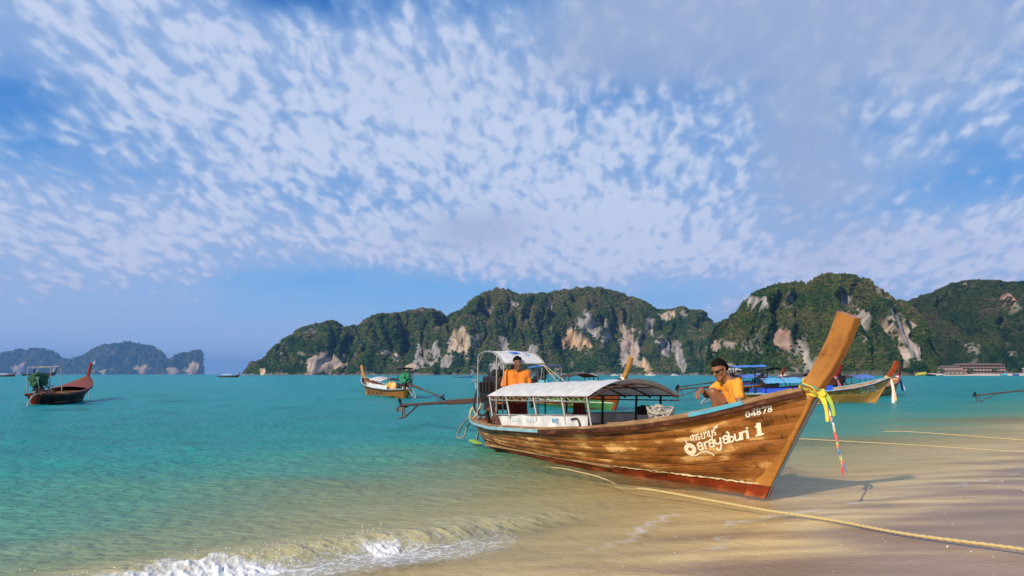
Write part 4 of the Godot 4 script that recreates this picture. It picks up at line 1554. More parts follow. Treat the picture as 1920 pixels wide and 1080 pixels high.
func wrap_band(y0: float, y1: float, w: float, grow: float) -> ArrayMesh:
	# round the prow, slanting from the rear edge down to the front edge
	var pts := []
	var P := PackedVector3Array()
	for i in 25:
		var a := TAU * i / 24.0
		var k := 0.5 + 0.5 * cos(a)     # 1 at the front
		var y := lerpf(y0, y1, k)
		var fx := ip(y, [1.0, 1.193, 1.30, 1.42, 1.58], [8.12, 8.25, 8.345, 8.455, 8.575])
		var rx := ip(y, [1.0, 1.173, 1.28, 1.42, 1.60], [7.84, 7.96, 8.05, 8.17, 8.30])
		var cx := (fx + rx) / 2
		var hx := (fx - rx) / 2 + grow
		var x := cx + hx * signf(cos(a)) * pow(absf(cos(a)), 0.5)
		var z := (0.10 - 0.03 * k + grow) * signf(sin(a)) * pow(absf(sin(a)), 0.45)
		for j in 4:
			var q := j / 3.0 - 0.5
			P.append(Vector3(x, y + q * w * (0.75 + 0.3 * sin(a * 3.0)), z * (1.0 + 0.06 * cos(q * 6.0))))
	return sheet(25, 4, P)


func garland(boat: Node3D, _at: Vector3) -> void:
	var o := thing("ribbon_garland", "yellow and green ribbons tied round the tall prow with a string of small coloured rags", "ribbon", boat.position, boat.rotation.y)
	part("ribbon_band", wrap_band(1.36, 1.20, 0.032, 0.009), M["yellow_cloth"], o)
	part("ribbon_band", wrap_band(1.28, 1.19, 0.040, 0.006), M["lime_cloth"], o)
	part("ribbon_band", wrap_band(1.31, 1.24, 0.03, 0.004), M["teal_cloth"], o)
	part("ribbon_band", wrap_band(1.20, 1.175, 0.034, 0.010), M["yellow_cloth"], o)
	var kn := fbm(4, 2.0, 2)
	var P := PackedVector3Array()
	for i in 9:
		for j in 15:
			var t := PI * i / 8.0
			var a := TAU * j / 14.0
			var d := Vector3(sin(t) * cos(a), cos(t), sin(t) * sin(a))
			P.append(Vector3(8.31, 1.19, 0.02) + d * 0.045 * (1.0 + 0.8 * kn.get_noise_3d(d.x, d.y, d.z)))
	part("knot", sheet(9, 15, P), M["yellow_cloth"], o)
	part("ribbon_tail", strip([Vector3(8.32, 1.18, 0.05), Vector3(8.36, 1.09, 0.04), Vector3(8.37, 0.98, 0.03), Vector3(8.38, 0.90, 0.04)], [0.055, 0.025], Vector3(-0.9, 0, 0.45), 0.006), M["yellow_cloth"], o)
	part("ribbon_tail", strip([Vector3(8.33, 1.20, 0.0), Vector3(8.40, 1.11, 0.0), Vector3(8.43, 1.02, 0.0), Vector3(8.43, 0.96, 0.0)], [0.045, 0.03], Vector3(-0.9, 0, 0.45), 0.006), M["lime_cloth"], o)
	var way := curve([Vector3(8.35, 1.05, 0), Vector3(8.39, 0.95, 0), Vector3(8.44, 0.78, 0.0), Vector3(8.47, 0.64, 0), Vector3(8.52, 0.44, 0)], 8)
	part("string", tube_mesh(way, 0.005, 5), M["rope_grey"], o)
	var r := RandomNumberGenerator.new()
	r.seed = 9
	var cols := ["red_cloth", "peach_cloth", "lime_cloth", "white_cloth", "red_cloth", "peach_cloth", "blue_cloth", "white_cloth", "peach_cloth", "red_cloth", "red_cloth", "red_cloth", "teal_cloth", "yellow_cloth", "red_cloth", "blue_cloth", "lime_cloth", "yellow_cloth", "red_cloth", "red_cloth"]
	for i in 26:
		var f := i / 25.0 * (way.size() - 1)
		var k := mini(int(f), way.size() - 2)
		var p: Vector3 = way[k].lerp(way[k + 1], f - k)
		var len_ := r.randf_range(0.025, 0.04) * (1.0 + 0.6 * f / way.size())
		var d := Vector3(r.randf_range(-0.35, 0.35), -1, r.randf_range(-0.35, 0.35)).normalized()
		part("rag", strip([p + Vector3(0, 0.012, 0), p + d * len_ * 0.5 + Vector3(0.008, 0, 0), p + d * len_], [0.022, r.randf_range(0.008, 0.02)], Vector3(-0.9, 0, r.randf_range(0.1, 0.9)), 0.003), M[cols[mini(int(i / 25.0 * 19.99), 19)]], o)
	part("rag", strip([Vector3(8.42, 0.86, 0), Vector3(8.50, 0.80, 0), Vector3(8.56, 0.73, 0)], [0.02, 0.012], Vector3(0, 0.4, 0.9)), M["teal_cloth"], o)
	part("rag", strip([Vector3(8.52, 0.47, 0), Vector3(8.52, 0.40, 0.01), Vector3(8.53, 0.35, 0)], [0.022, 0.010], Vector3(-0.9, 0, 0.45)), M["red_cloth"], o)
	part("rag", strip([Vector3(8.53, 0.47, 0), Vector3(8.55, 0.42, 0), Vector3(8.56, 0.39, 0)], [0.016, 0.010], Vector3(-0.9, 0, 0.45)), M["blue_cloth"], o)


func lettering(o: Node3D) -> void:
	# the painter's sheet, laid on the bow: one unit is a brush dot
	var place := func(p: Vector2) -> Vector3:
		return on_hull(1.16925656e-3 * p.x - 4.46552502e-4 * p.y + 6.45199356, 7.27324477e-5 * p.x - 1.12390011e-3 * p.y + 1.11049833, 0.0125)
	var lines := []
	var widths := []
	# capital S: a fat crescent with a hook above and a sweeping foot
	var cr := []
	for i in 17:
		var a := deg_to_rad(115.0 - i * 21.0)
		cr.append(Vector2(360, 582) + Vector2(cos(a) * 50.0, -sin(a) * 44.0))
	lines.append(cr); widths.append(50.0)
	lines.append([Vector2(322, 478), Vector2(330, 520), Vector2(352, 548), Vector2(372, 545)]); widths.append(17.0)
	lines.append([Vector2(312, 620), Vector2(360, 652), Vector2(420, 652), Vector2(480, 618), Vector2(550, 606), Vector2(595, 625), Vector2(622, 648)]); widths.append(15.0)
	var e1 := Vector2(0.965, -0.262)
	var e2 := Vector2(-0.10, -1.0)
	var put := func(s: float, pts: Array, w: float) -> void:
		var l := []
		for p in pts:
			l.append(Vector2(458, 602) + e1 * (s + p.x) + e2 * p.y)
		lines.append(l)
		widths.append(w)
	for s in [0.0, 128.0, 288.0]:
		put.call(s, [Vector2(4, 62), Vector2(30, 84), Vector2(56, 70), Vector2(58, 2)], 20.7)
		put.call(s, [Vector2(56, 44), Vector2(22, 50), Vector2(8, 26), Vector2(26, 6), Vector2(56, 14)], 18.3)
	for s in [86.0, 492.0]:
		put.call(s, [Vector2(2, 74), Vector2(4, 2)], 22.0)
		put.call(s, [Vector2(4, 46), Vector2(18, 74), Vector2(40, 72)], 18.3)
	put.call(204.0, [Vector2(2, 76), Vector2(6, 34), Vector2(30, 20), Vector2(58, 40)], 19.5)
	put.call(204.0, [Vector2(62, 80), Vector2(60, 6), Vector2(44, -44), Vector2(8, -40), Vector2(12, -20)], 19.5)
	put.call(362.0, [Vector2(-18, 118), Vector2(0, 100), Vector2(2, 4)], 19.5)
	put.call(362.0, [Vector2(2, 52), Vector2(30, 58), Vector2(46, 34), Vector2(30, 6), Vector2(2, 8)], 18.3)
	put.call(424.0, [Vector2(0, 74), Vector2(4, 14), Vector2(26, 4), Vector2(52, 22)], 19.5)
	put.call(424.0, [Vector2(54, 76), Vector2(54, 0)], 20.7)
	put.call(550.0, [Vector2(0, 78), Vector2(2, 0)], 24.4)
	put.call(550.0, [Vector2(-10, 2), Vector2(16, 2)], 12.2)
	put.call(550.0, [Vector2(2, 98), Vector2(6, 110)], 19.5)
	put.call(664.0, [Vector2(0, 118), Vector2(2, 4)], 41.5)
	put.call(664.0, [Vector2(-30, 92), Vector2(-4, 112)], 19.5)
	put.call(664.0, [Vector2(-34, 3), Vector2(38, 3)], 18.3)
	part("lettering", strokes_on(lines, widths, place), M["letter_cream"], o)
	var th := thai_lines("saryaburi", Vector2(385, 500), Vector2(44.0, -12.0), Vector2(-6, -62))
	var tw := []
	for l in th:
		tw.append(13.0)
	part("lettering", strokes_on(th, tw, place), M["letter_cream"], o)
	var d1 := func(p: Vector2) -> Vector3: return place.call(Vector2(975, 272) + Vector2(0.985, -0.255) * p.x + Vector2(-0.1, -1.0) * p.y)
	var d2 := func(p: Vector2) -> Vector3: return place.call(Vector2(1028, 196) + Vector2(0.985, -0.255) * p.x + Vector2(-0.1, -1.0) * p.y)
	part("lettering", print_on("04878", 88.0, d1), M["letter_white"], o)
	part("lettering", print_on("5252", 66.0, d2, true), M["letter_white"], o)


# ---------------------------------------------------------------- people

# A body as a smooth union of tapered capsules, meshed with surface nets.
# bones: [from, to, radius at from, radius at to, blend]; cuts: planes [normal, distance] that trim it
func flesh(bones: Array, cell: float, cuts := [], crumple := 0.0) -> ArrayMesh:
	var lo := Vector3.ONE * 1e9
	var hi := -lo
	for b in bones:
		var r: float = maxf(b[2], b[3]) + cell * 3.0
		for p in [b[0], b[1]]:
			lo = lo.min(p - Vector3.ONE * r)
			hi = hi.max(p + Vector3.ONE * r)
	var nx := int((hi.x - lo.x) / cell) + 2
	var ny := int((hi.y - lo.y) / cell) + 2
	var nz := int((hi.z - lo.z) / cell) + 2
	var F := PackedFloat32Array()
	F.resize(nx * ny * nz)
	F.fill(1.0)
	for b in bones:
		var a: Vector3 = b[0]
		var d: Vector3 = b[1] - b[0]
		var ra: float = b[2]
		var rb: float = b[3]
		var k: float = b[4]
		var dd := maxf(d.length_squared(), 1e-9)
		var reach := maxf(ra, rb) + maxf(k, cell * 2.0) + cell
		var l: Vector3 = (b[0].min(b[1]) - Vector3.ONE * reach - lo) / cell
		var h: Vector3 = (b[0].max(b[1]) + Vector3.ONE * reach - lo) / cell
		for ix in range(maxi(0, int(l.x)), mini(nx, int(h.x) + 1)):
			for iy in range(maxi(0, int(l.y)), mini(ny, int(h.y) + 1)):
				var at := (ix * ny + iy) * nz
				for iz in range(maxi(0, int(l.z)), mini(nz, int(h.z) + 1)):
					var p := lo + Vector3(ix, iy, iz) * cell - a
					var t := clampf(p.dot(d) / dd, 0.0, 1.0)
					var v := (p - d * t).length() - lerpf(ra, rb, t)
					var o := F[at + iz]
					var m := clampf(0.5 + 0.5 * (o - v) / k, 0.0, 1.0)
					F[at + iz] = lerpf(o, v, m) - k * m * (1.0 - m)
	if cuts.size() or crumple > 0.0:
		var fold := fbm(17, 9.0, 3)
		for ix in nx:
			for iy in ny:
				for iz in nz:
					var p := lo + Vector3(ix, iy, iz) * cell
					var i := (ix * ny + iy) * nz + iz
					if crumple > 0.0 and absf(F[i]) < 0.05:
						F[i] += crumple * fold.get_noise_3d(p.x, p.y * 0.45 + 0.5 * p.z, p.z)
					for c in cuts:
						F[i] = maxf(F[i], p.dot(c[0]) - c[1])
	var own := PackedInt32Array()
	own.resize(nx * ny * nz)
	own.fill(-1)
	var V := PackedVector3Array()
	var I := PackedInt32Array()
	var step := [0, nz * ny, nz, 1]
	var off := [0, 1, nz, nz + 1, ny * nz, ny * nz + 1, ny * nz + nz, ny * nz + nz + 1]
	var cx := [Vector3(0, 0, 0), Vector3(0, 0, 1), Vector3(0, 1, 0), Vector3(0, 1, 1), Vector3(1, 0, 0), Vector3(1, 0, 1), Vector3(1, 1, 0), Vector3(1, 1, 1)]
	var ed := [[0, 1], [2, 3], [4, 5], [6, 7], [0, 2], [1, 3], [4, 6], [5, 7], [0, 4], [1, 5], [2, 6], [3, 7]]
	for ix in nx - 1:
		for iy in ny - 1:
			for iz in nz - 1:
				var at := (ix * ny + iy) * nz + iz
				var n := 0
				for c in 8:
					if F[at + off[c]] < 0.0:
						n += 1
				if n == 0 or n == 8:
					continue
				var sum := Vector3.ZERO
				var cnt := 0
				for e in ed:
					var f0 := F[at + off[e[0]]]
					var f1 := F[at + off[e[1]]]
					if (f0 < 0.0) != (f1 < 0.0):
						var q: Vector3 = cx[e[0]]
						sum += q.lerp(cx[e[1]], f0 / (f0 - f1))
						cnt += 1
				own[at] = V.size()
				V.append(lo + (Vector3(ix, iy, iz) + sum / cnt) * cell)
	for ix in range(1, nx - 1):
		for iy in range(1, ny - 1):
			for iz in range(1, nz - 1):
				var at := (ix * ny + iy) * nz + iz
				var f0 := F[at] < 0.0
				for ax in [[1, 2, 3], [2, 3, 1], [3, 1, 2]]:
					var f1 := F[at + step[ax[0]]] < 0.0
					if f0 == f1:
						continue
					var u: int = step[ax[1]]
					var w: int = step[ax[2]]
					var q := [own[at], own[at - u], own[at - u - w], own[at - w]]
					if q.min() < 0:
						continue
					if f0:
						I.append_array([q[0], q[2], q[1], q[0], q[3], q[2]])
					else:
						I.append_array([q[0], q[1], q[2], q[0], q[2], q[3]])
	var arr := []
	arr.resize(Mesh.ARRAY_MAX)
	arr[Mesh.ARRAY_VERTEX] = V
	arr[Mesh.ARRAY_INDEX] = I
	var st := SurfaceTool.new()
	st.create_from_arrays(arr)
	st.generate_normals()
	return st.commit()


func put_bones(bones: Array, t: Transform3D) -> Array:
	var out := []
	for b in bones:
		out.append([t * b[0], t * b[1], b[2], b[3], b[4]])
	return out


# a head looking along +x with its centre at the origin
func head_bones() -> Array:
	return [
		[Vector3(-0.032, 0.045, 0), Vector3(0.022, 0.055, 0), 0.076, 0.070, 0.02], [Vector3(0.035, 0.005, 0), Vector3(0.042, -0.072, 0), 0.060, 0.040, 0.03],
		[Vector3(0.045, -0.012, -0.036), Vector3(0.045, -0.012, 0.036), 0.031, 0.031, 0.02], [Vector3(0.078, 0.036, -0.03), Vector3(0.078, 0.036, 0.03), 0.017, 0.017, 0.012],
		[Vector3(0.088, 0.024, 0), Vector3(0.112, -0.018, 0), 0.009, 0.013, 0.01], [Vector3(0.098, -0.022, -0.014), Vector3(0.098, -0.022, 0.014), 0.009, 0.009, 0.006],
		[Vector3(0.086, -0.052, -0.018), Vector3(0.086, -0.052, 0.018), 0.009, 0.009, 0.006], [Vector3(0.083, -0.065, -0.015), Vector3(0.083, -0.065, 0.015), 0.010, 0.010, 0.005],
		[Vector3(0.068, -0.092, -0.01), Vector3(0.068, -0.092, 0.01), 0.020, 0.020, 0.012], [Vector3(0.0, -0.045, -0.05), Vector3(0.06, -0.085, -0.018), 0.02, 0.016, 0.02], [Vector3(0.0, -0.045, 0.05), Vector3(0.06, -0.085, 0.018), 0.02, 0.016, 0.02],
		[Vector3(-0.010, 0.022, 0.078), Vector3(-0.006, -0.022, 0.074), 0.014, 0.010, 0.006], [Vector3(-0.010, 0.022, -0.078), Vector3(-0.006, -0.022, -0.074), 0.014, 0.010, 0.006],
		[Vector3(-0.02, -0.02, 0), Vector3(-0.04, -0.14, 0), 0.055, 0.056, 0.03],
	]


# a hand: wrist at the origin, fingers along +x, the back of the hand +y, the thumb on the +z side (times thumb)
func hand_bones(curl: float, thumb := 1.0) -> Array:
	var out := [[Vector3(0, 0, 0), Vector3(0.03, 0, 0), 0.024, 0.024, 0.012]]
	for i in 4:
		var z := (0.030 - i * 0.020) * thumb
		var knuckle := Vector3(0.088 - absf(i - 1.2) * 0.005, 0, z)
		out.append([Vector3(0.02, 0, z * 0.55), knuckle, 0.015, 0.0115, 0.010])
		var p := knuckle
		var a := curl * 0.35
		for k in 3:
			var l: float = [0.042, 0.028, 0.022][k] * [0.92, 1.05, 1.0, 0.78][i]
			a += curl * [0.25, 0.6, 0.45][k]
			var q := p + Vector3(cos(a), -sin(a), -0.10 * i * thumb * 0.3 + 0.04 * thumb).normalized() * l
			out.append([p, q, 0.0098 - 0.0010 * k, 0.0090 - 0.0010 * k, 0.004])
			p = q
	var t0 := Vector3(0.022, -0.006, 0.024 * thumb)
	var t1 := Vector3(0.058, -0.016, 0.052 * thumb)
	var t2 := Vector3(0.090, -0.026, 0.058 * thumb)
	out.append([t0, t1, 0.015, 0.011, 0.008])
	out.append([t1, t2, 0.0105, 0.0085, 0.004])
	return out


func joined_mesh(meshes: Array) -> ArrayMesh:
	var st := SurfaceTool.new()
	for m in meshes:
		st.append_from(m, 0, Transform3D.IDENTITY)
	return st.commit()


func aim(at: Vector3, fwd: Vector3, up: Vector3) -> Transform3D:
	var x := fwd.normalized()
	var z := x.cross(up).normalized()
	return Transform3D(Basis(x, z.cross(x), z), at)


func hair_on(t: Transform3D, o: Node3D, seed_: int) -> void:
	var r := RandomNumberGenerator.new()
	r.seed = seed_
	var b := [[Vector3(-0.036, 0.056, 0), Vector3(0.020, 0.072, 0), 0.080, 0.068, 0.02], [Vector3(-0.06, 0.02, -0.03), Vector3(-0.06, 0.02, 0.03), 0.052, 0.052, 0.02]]
	for i in 60:
		var a := r.randf() * TAU
		var e := r.randf_range(0.15, 1.5)
		var d := Vector3(cos(a) * cos(e), sin(e), sin(a) * cos(e))
		var c := Vector3(-0.012, 0.062, 0) + d * Vector3(0.080, 0.072, 0.068)
		b.append([c, c + d * 0.016 + Vector3(r.randf_range(-0.012, 0.012), 0, r.randf_range(-0.012, 0.012)), 0.009, 0.005, 0.006])
	var m := flesh(b, 0.006, [[Vector3(0.90, -0.43, 0).normalized(), 0.050], [Vector3(0.30, -0.95, 0).normalized(), 0.010]])
	var st := SurfaceTool.new()
	st.append_from(m, 0, t)
	part("hair", st.commit(), M["hair"], o)


func make_people() -> void:
	var boat := Transform3D(Basis(Vector3.UP, atan2(-0.889, 0.458)), Vector3(-0.45, 0, -15.8))
	# the man who squats on the bow: he looks along his own +x
	var seat := boat * Vector3(6.98, 0.76, -0.08)
	var o := thing("person", "man in amber T-shirt and dark sunglasses squatting on the bow deck", "person", seat, atan2(-0.22, -0.97))
	var hr := Vector3(0.15, 0.53, 0.155)
	var hl := Vector3(0.12, 0.53, -0.155)
	var el := Vector3(0.165, 0.285, -0.27)
	var wl := Vector3(0.20, 0.05, -0.27)
	var er := Vector3(0.34, 0.385, 0.215)
	var wr := Vector3(0.47, 0.455, 0.10)
	var kr := Vector3(0.31, 0.42, 0.11)
	var ar := Vector3(0.23, 0.06, 0.12)
	var kl := Vector3(0.36, 0.13, -0.24)
	var al := Vector3(0.10, 0.055, -0.06)
	var hips := [[Vector3(-0.01, 0.115, -0.075), Vector3(-0.01, 0.115, 0.075), 0.105, 0.105, 0.04]]
	var torso := [[Vector3(0.0, 0.14, -0.05), Vector3(0.045, 0.30, -0.05), 0.098, 0.092, 0.05], [Vector3(0.0, 0.14, 0.05), Vector3(0.045, 0.30, 0.05), 0.098, 0.092, 0.05], [Vector3(0.05, 0.30, -0.06), Vector3(0.11, 0.47, -0.08), 0.092, 0.078, 0.05], [Vector3(0.05, 0.30, 0.06), Vector3(0.11, 0.47, 0.08), 0.092, 0.078, 0.05], [hl + Vector3(0, 0, 0.02), hr - Vector3(0, 0, 0.02), 0.062, 0.062, 0.05]]
	var body := hips + torso
	body += [[Vector3(0.13, 0.54, 0), Vector3(0.20, 0.62, 0), 0.056, 0.054, 0.04]]
	body += [[hl, el, 0.053, 0.040, 0.03], [el, wl, 0.040, 0.027, 0.02], [hr, er, 0.053, 0.040, 0.03], [er, wr, 0.040, 0.027, 0.02]]
	body += [[Vector3(0.02, 0.12, 0.08), kr, 0.088, 0.058, 0.03], [kr, ar, 0.056, 0.036, 0.02], [kr.lerp(ar, 0.3) + Vector3(-0.02, 0, 0), kr.lerp(ar, 0.55), 0.048, 0.036, 0.02], [ar + Vector3(-0.03, -0.03, 0), ar + Vector3(0.15, -0.045, 0.02), 0.032, 0.022, 0.02]]
	body += [[Vector3(0.02, 0.11, -0.08), kl, 0.086, 0.058, 0.03], [kl, al, 0.054, 0.036, 0.02], [al, al + Vector3(-0.02, -0.02, 0.15), 0.033, 0.022, 0.02]]
	var ht := aim(Vector3(0.27, 0.685, -0.01), Vector3(0.92, -0.36, -0.34), Vector3(0.18, 1, 0.0))
	var hand_r := aim(wr, Vector3(0.78, -0.42, -0.45), Vector3(0.5, 0.85, 0.0))
	var hand_l := aim(wl, Vector3(0.85, -0.25, -0.3), Vector3(0.2, 1, 0))
	part("body", joined_mesh([flesh(body, 0.012), flesh(put_bones(head_bones(), ht), 0.0042), flesh(put_bones(hand_bones(0.8, -1.0), hand_r), 0.0035), flesh(put_bones(hand_bones(0.25, 1.0), hand_l), 0.0035)]), M["skin"], o)
	hair_on(ht, o, 3)
	var shirt := []
	for b in torso:
		shirt.append([b[0], b[1], b[2] + 0.010, b[3] + 0.010, b[4]])
	shirt += [[hl, hl.lerp(el, 0.60), 0.064, 0.062, 0.025], [hr, hr.lerp(er, 0.55), 0.064, 0.062, 0.025], [Vector3(-0.03, 0.10, -0.07), Vector3(-0.03, 0.10, 0.07), 0.115, 0.115, 0.04]]
	part("shirt", flesh(shirt, 0.010, [[Vector3(0.35, 0.94, 0), 0.60], [Vector3(0, -1, 0), -0.055]], 0.012), M["orange_shirt"], o)
	part("shorts", flesh([[Vector3(-0.01, 0.108, -0.075), Vector3(-0.01, 0.108, 0.075), 0.117, 0.117, 0.04], [Vector3(0.02, 0.11, -0.08), Vector3(0.02, 0.11, -0.08).lerp(kl, 0.82), 0.100, 0.080, 0.03], [Vector3(0.02, 0.12, 0.08), Vector3(0.02, 0.12, 0.08).lerp(kr, 0.45), 0.100, 0.088, 0.03]], 0.011), M["black_cloth"], o)
	var gl := begin()
	for s in [1.0, -1.0]:
		var ring := []
		for k in 12:
			var a := TAU * k / 12
			ring.append(Vector3(0.100 - 0.14 * 0.034 * 0.0 - 0.012 * (0.034 + cos(a) * 0.03) / 0.064, 0.016 + sin(a) * 0.020 - 0.004 * cos(a) * s, s * (0.035 + cos(a) * 0.029)))
		for k in 12:
			var k2 := (k + 1) % 12
			var back := Vector3(-0.006, 0, 0)
			tri(gl, Vector3(0.101, 0.016, s * 0.035), ring[k], ring[k2])
			quad(gl, ring[k], ring[k] + back, ring[k2] + back, ring[k2])
		bar(gl, Vector3(0.094, 0.024, s * 0.062), Vector3(0.0, 0.026, s * 0.082), 0.004, 0.009)
	bar(gl, Vector3(0.103, 0.024, -0.010), Vector3(0.103, 0.024, 0.010), 0.005, 0.006)
	var gst := SurfaceTool.new()
	gst.append_from(done(gl), 0, ht)
	part("sunglasses", gst.commit(), M["glass_dark"], o)
	# the helmsman under the awning
	var foot := boat * Vector3(1.42, 0.11, 0.12)
	var p := thing("person", "man in an orange shirt standing at the engine under the small white awning", "person", foot, -PI / 2 + 0.25)
	var sl := Vector3(0.0, 1.30, -0.185)
	var sr := Vector3(0.0, 1.30, 0.185)
	var eel := Vector3(-0.02, 1.03, -0.255)
	var eer := Vector3(-0.02, 1.03, 0.25)
	var wwl := Vector3(0.10, 0.83, -0.26)
	var wwr := Vector3(0.12, 0.86, 0.24)
	var tor := [[Vector3(0, 0.86, -0.07), Vector3(0, 1.05, -0.06), 0.105, 0.098, 0.05], [Vector3(0, 0.86, 0.07), Vector3(0, 1.05, 0.06), 0.105, 0.098, 0.05], [Vector3(0, 1.05, -0.07), Vector3(0, 1.24, -0.10), 0.100, 0.085, 0.05], [Vector3(0, 1.05, 0.07), Vector3(0, 1.24, 0.10), 0.100, 0.085, 0.05], [sl + Vector3(0, 0, 0.03), sr - Vector3(0, 0, 0.03), 0.060, 0.060, 0.05]]
	var bd := tor.duplicate()
	bd += [[Vector3(0, 1.30, 0), Vector3(0.02, 1.42, 0), 0.060, 0.054, 0.04], [sl, eel, 0.053, 0.040, 0.03], [eel, wwl, 0.040, 0.027, 0.02], [sr, eer, 0.053, 0.040, 0.03], [eer, wwr, 0.040, 0.027, 0.02]]
	for s in [1.0, -1.0]:
		bd += [[Vector3(0, 0.80, 0.085 * s), Vector3(0.02, 0.44, 0.10 * s), 0.088, 0.058, 0.03], [Vector3(0.02, 0.44, 0.10 * s), Vector3(0, 0.07, 0.11 * s), 0.056, 0.036, 0.02], [Vector3(-0.02, 0.035, 0.11 * s), Vector3(0.17, 0.025, 0.13 * s), 0.034, 0.024, 0.02]]
	var h2 := aim(Vector3(0.045, 1.485, 0), Vector3(0.97, -0.14, -0.12), Vector3.UP)
	part("body", joined_mesh([flesh(bd, 0.013), flesh(put_bones(head_bones(), h2), 0.0045), flesh(put_bones(hand_bones(0.9, 1.0), aim(wwl, Vector3(0.5, -0.85, 0), Vector3(0.85, 0.5, -0.3))), 0.004), flesh(put_bones(hand_bones(0.9, -1.0), aim(wwr, Vector3(0.6, -0.75, 0), Vector3(0.8, 0.6, 0.3))), 0.004)]), M["skin_dark"], p)
	hair_on(h2, p, 8)
	var eye := begin()
	for s in [1.0, -1.0]:
		lathe(eye, h2 * Vector3(0.088, 0.018, 0.031 * s), [Vector2(0.0, 0.006), Vector2(0.004, 0.005), Vector2(0.006, 0.0), Vector2(0.004, -0.005), Vector2(0.0, -0.006)], 8)
	part("eyes", done(eye), M["white_paint"], p)
	var sh := []
	for b in tor:
		sh.append([b[0], b[1], b[2] + 0.018, b[3] + 0.018, b[4]])
	sh += [[sl, sl.lerp(eel, 0.75), 0.072, 0.070, 0.03], [sr, sr.lerp(eer, 0.75), 0.072, 0.070, 0.03], [Vector3(0, 0.80, -0.08), Vector3(0, 0.80, 0.08), 0.120, 0.120, 0.04], [Vector3(-0.02, 1.345, -0.05), Vector3(-0.02, 1.345, 0.05), 0.042, 0.042, 0.02]]
	part("shirt", flesh(sh, 0.012, [[Vector3(0.45, 0.9, 0), 1.245], [Vector3(0, -1, 0), -0.76]], 0.016), M["deep_orange_shirt"], p)
	part("trousers", flesh([[Vector3(0, 0.80, -0.07), Vector3(0, 0.80, 0.07), 0.110, 0.110, 0.04], [Vector3(0, 0.78, -0.085), Vector3(0.02, 0.40, -0.11), 0.102, 0.095, 0.03], [Vector3(0, 0.78, 0.085), Vector3(0.02, 0.40, 0.11), 0.102, 0.095, 0.03]], 0.013), M["maroon_cloth"], p)


# ---------------------------------------------------------------- the other boats

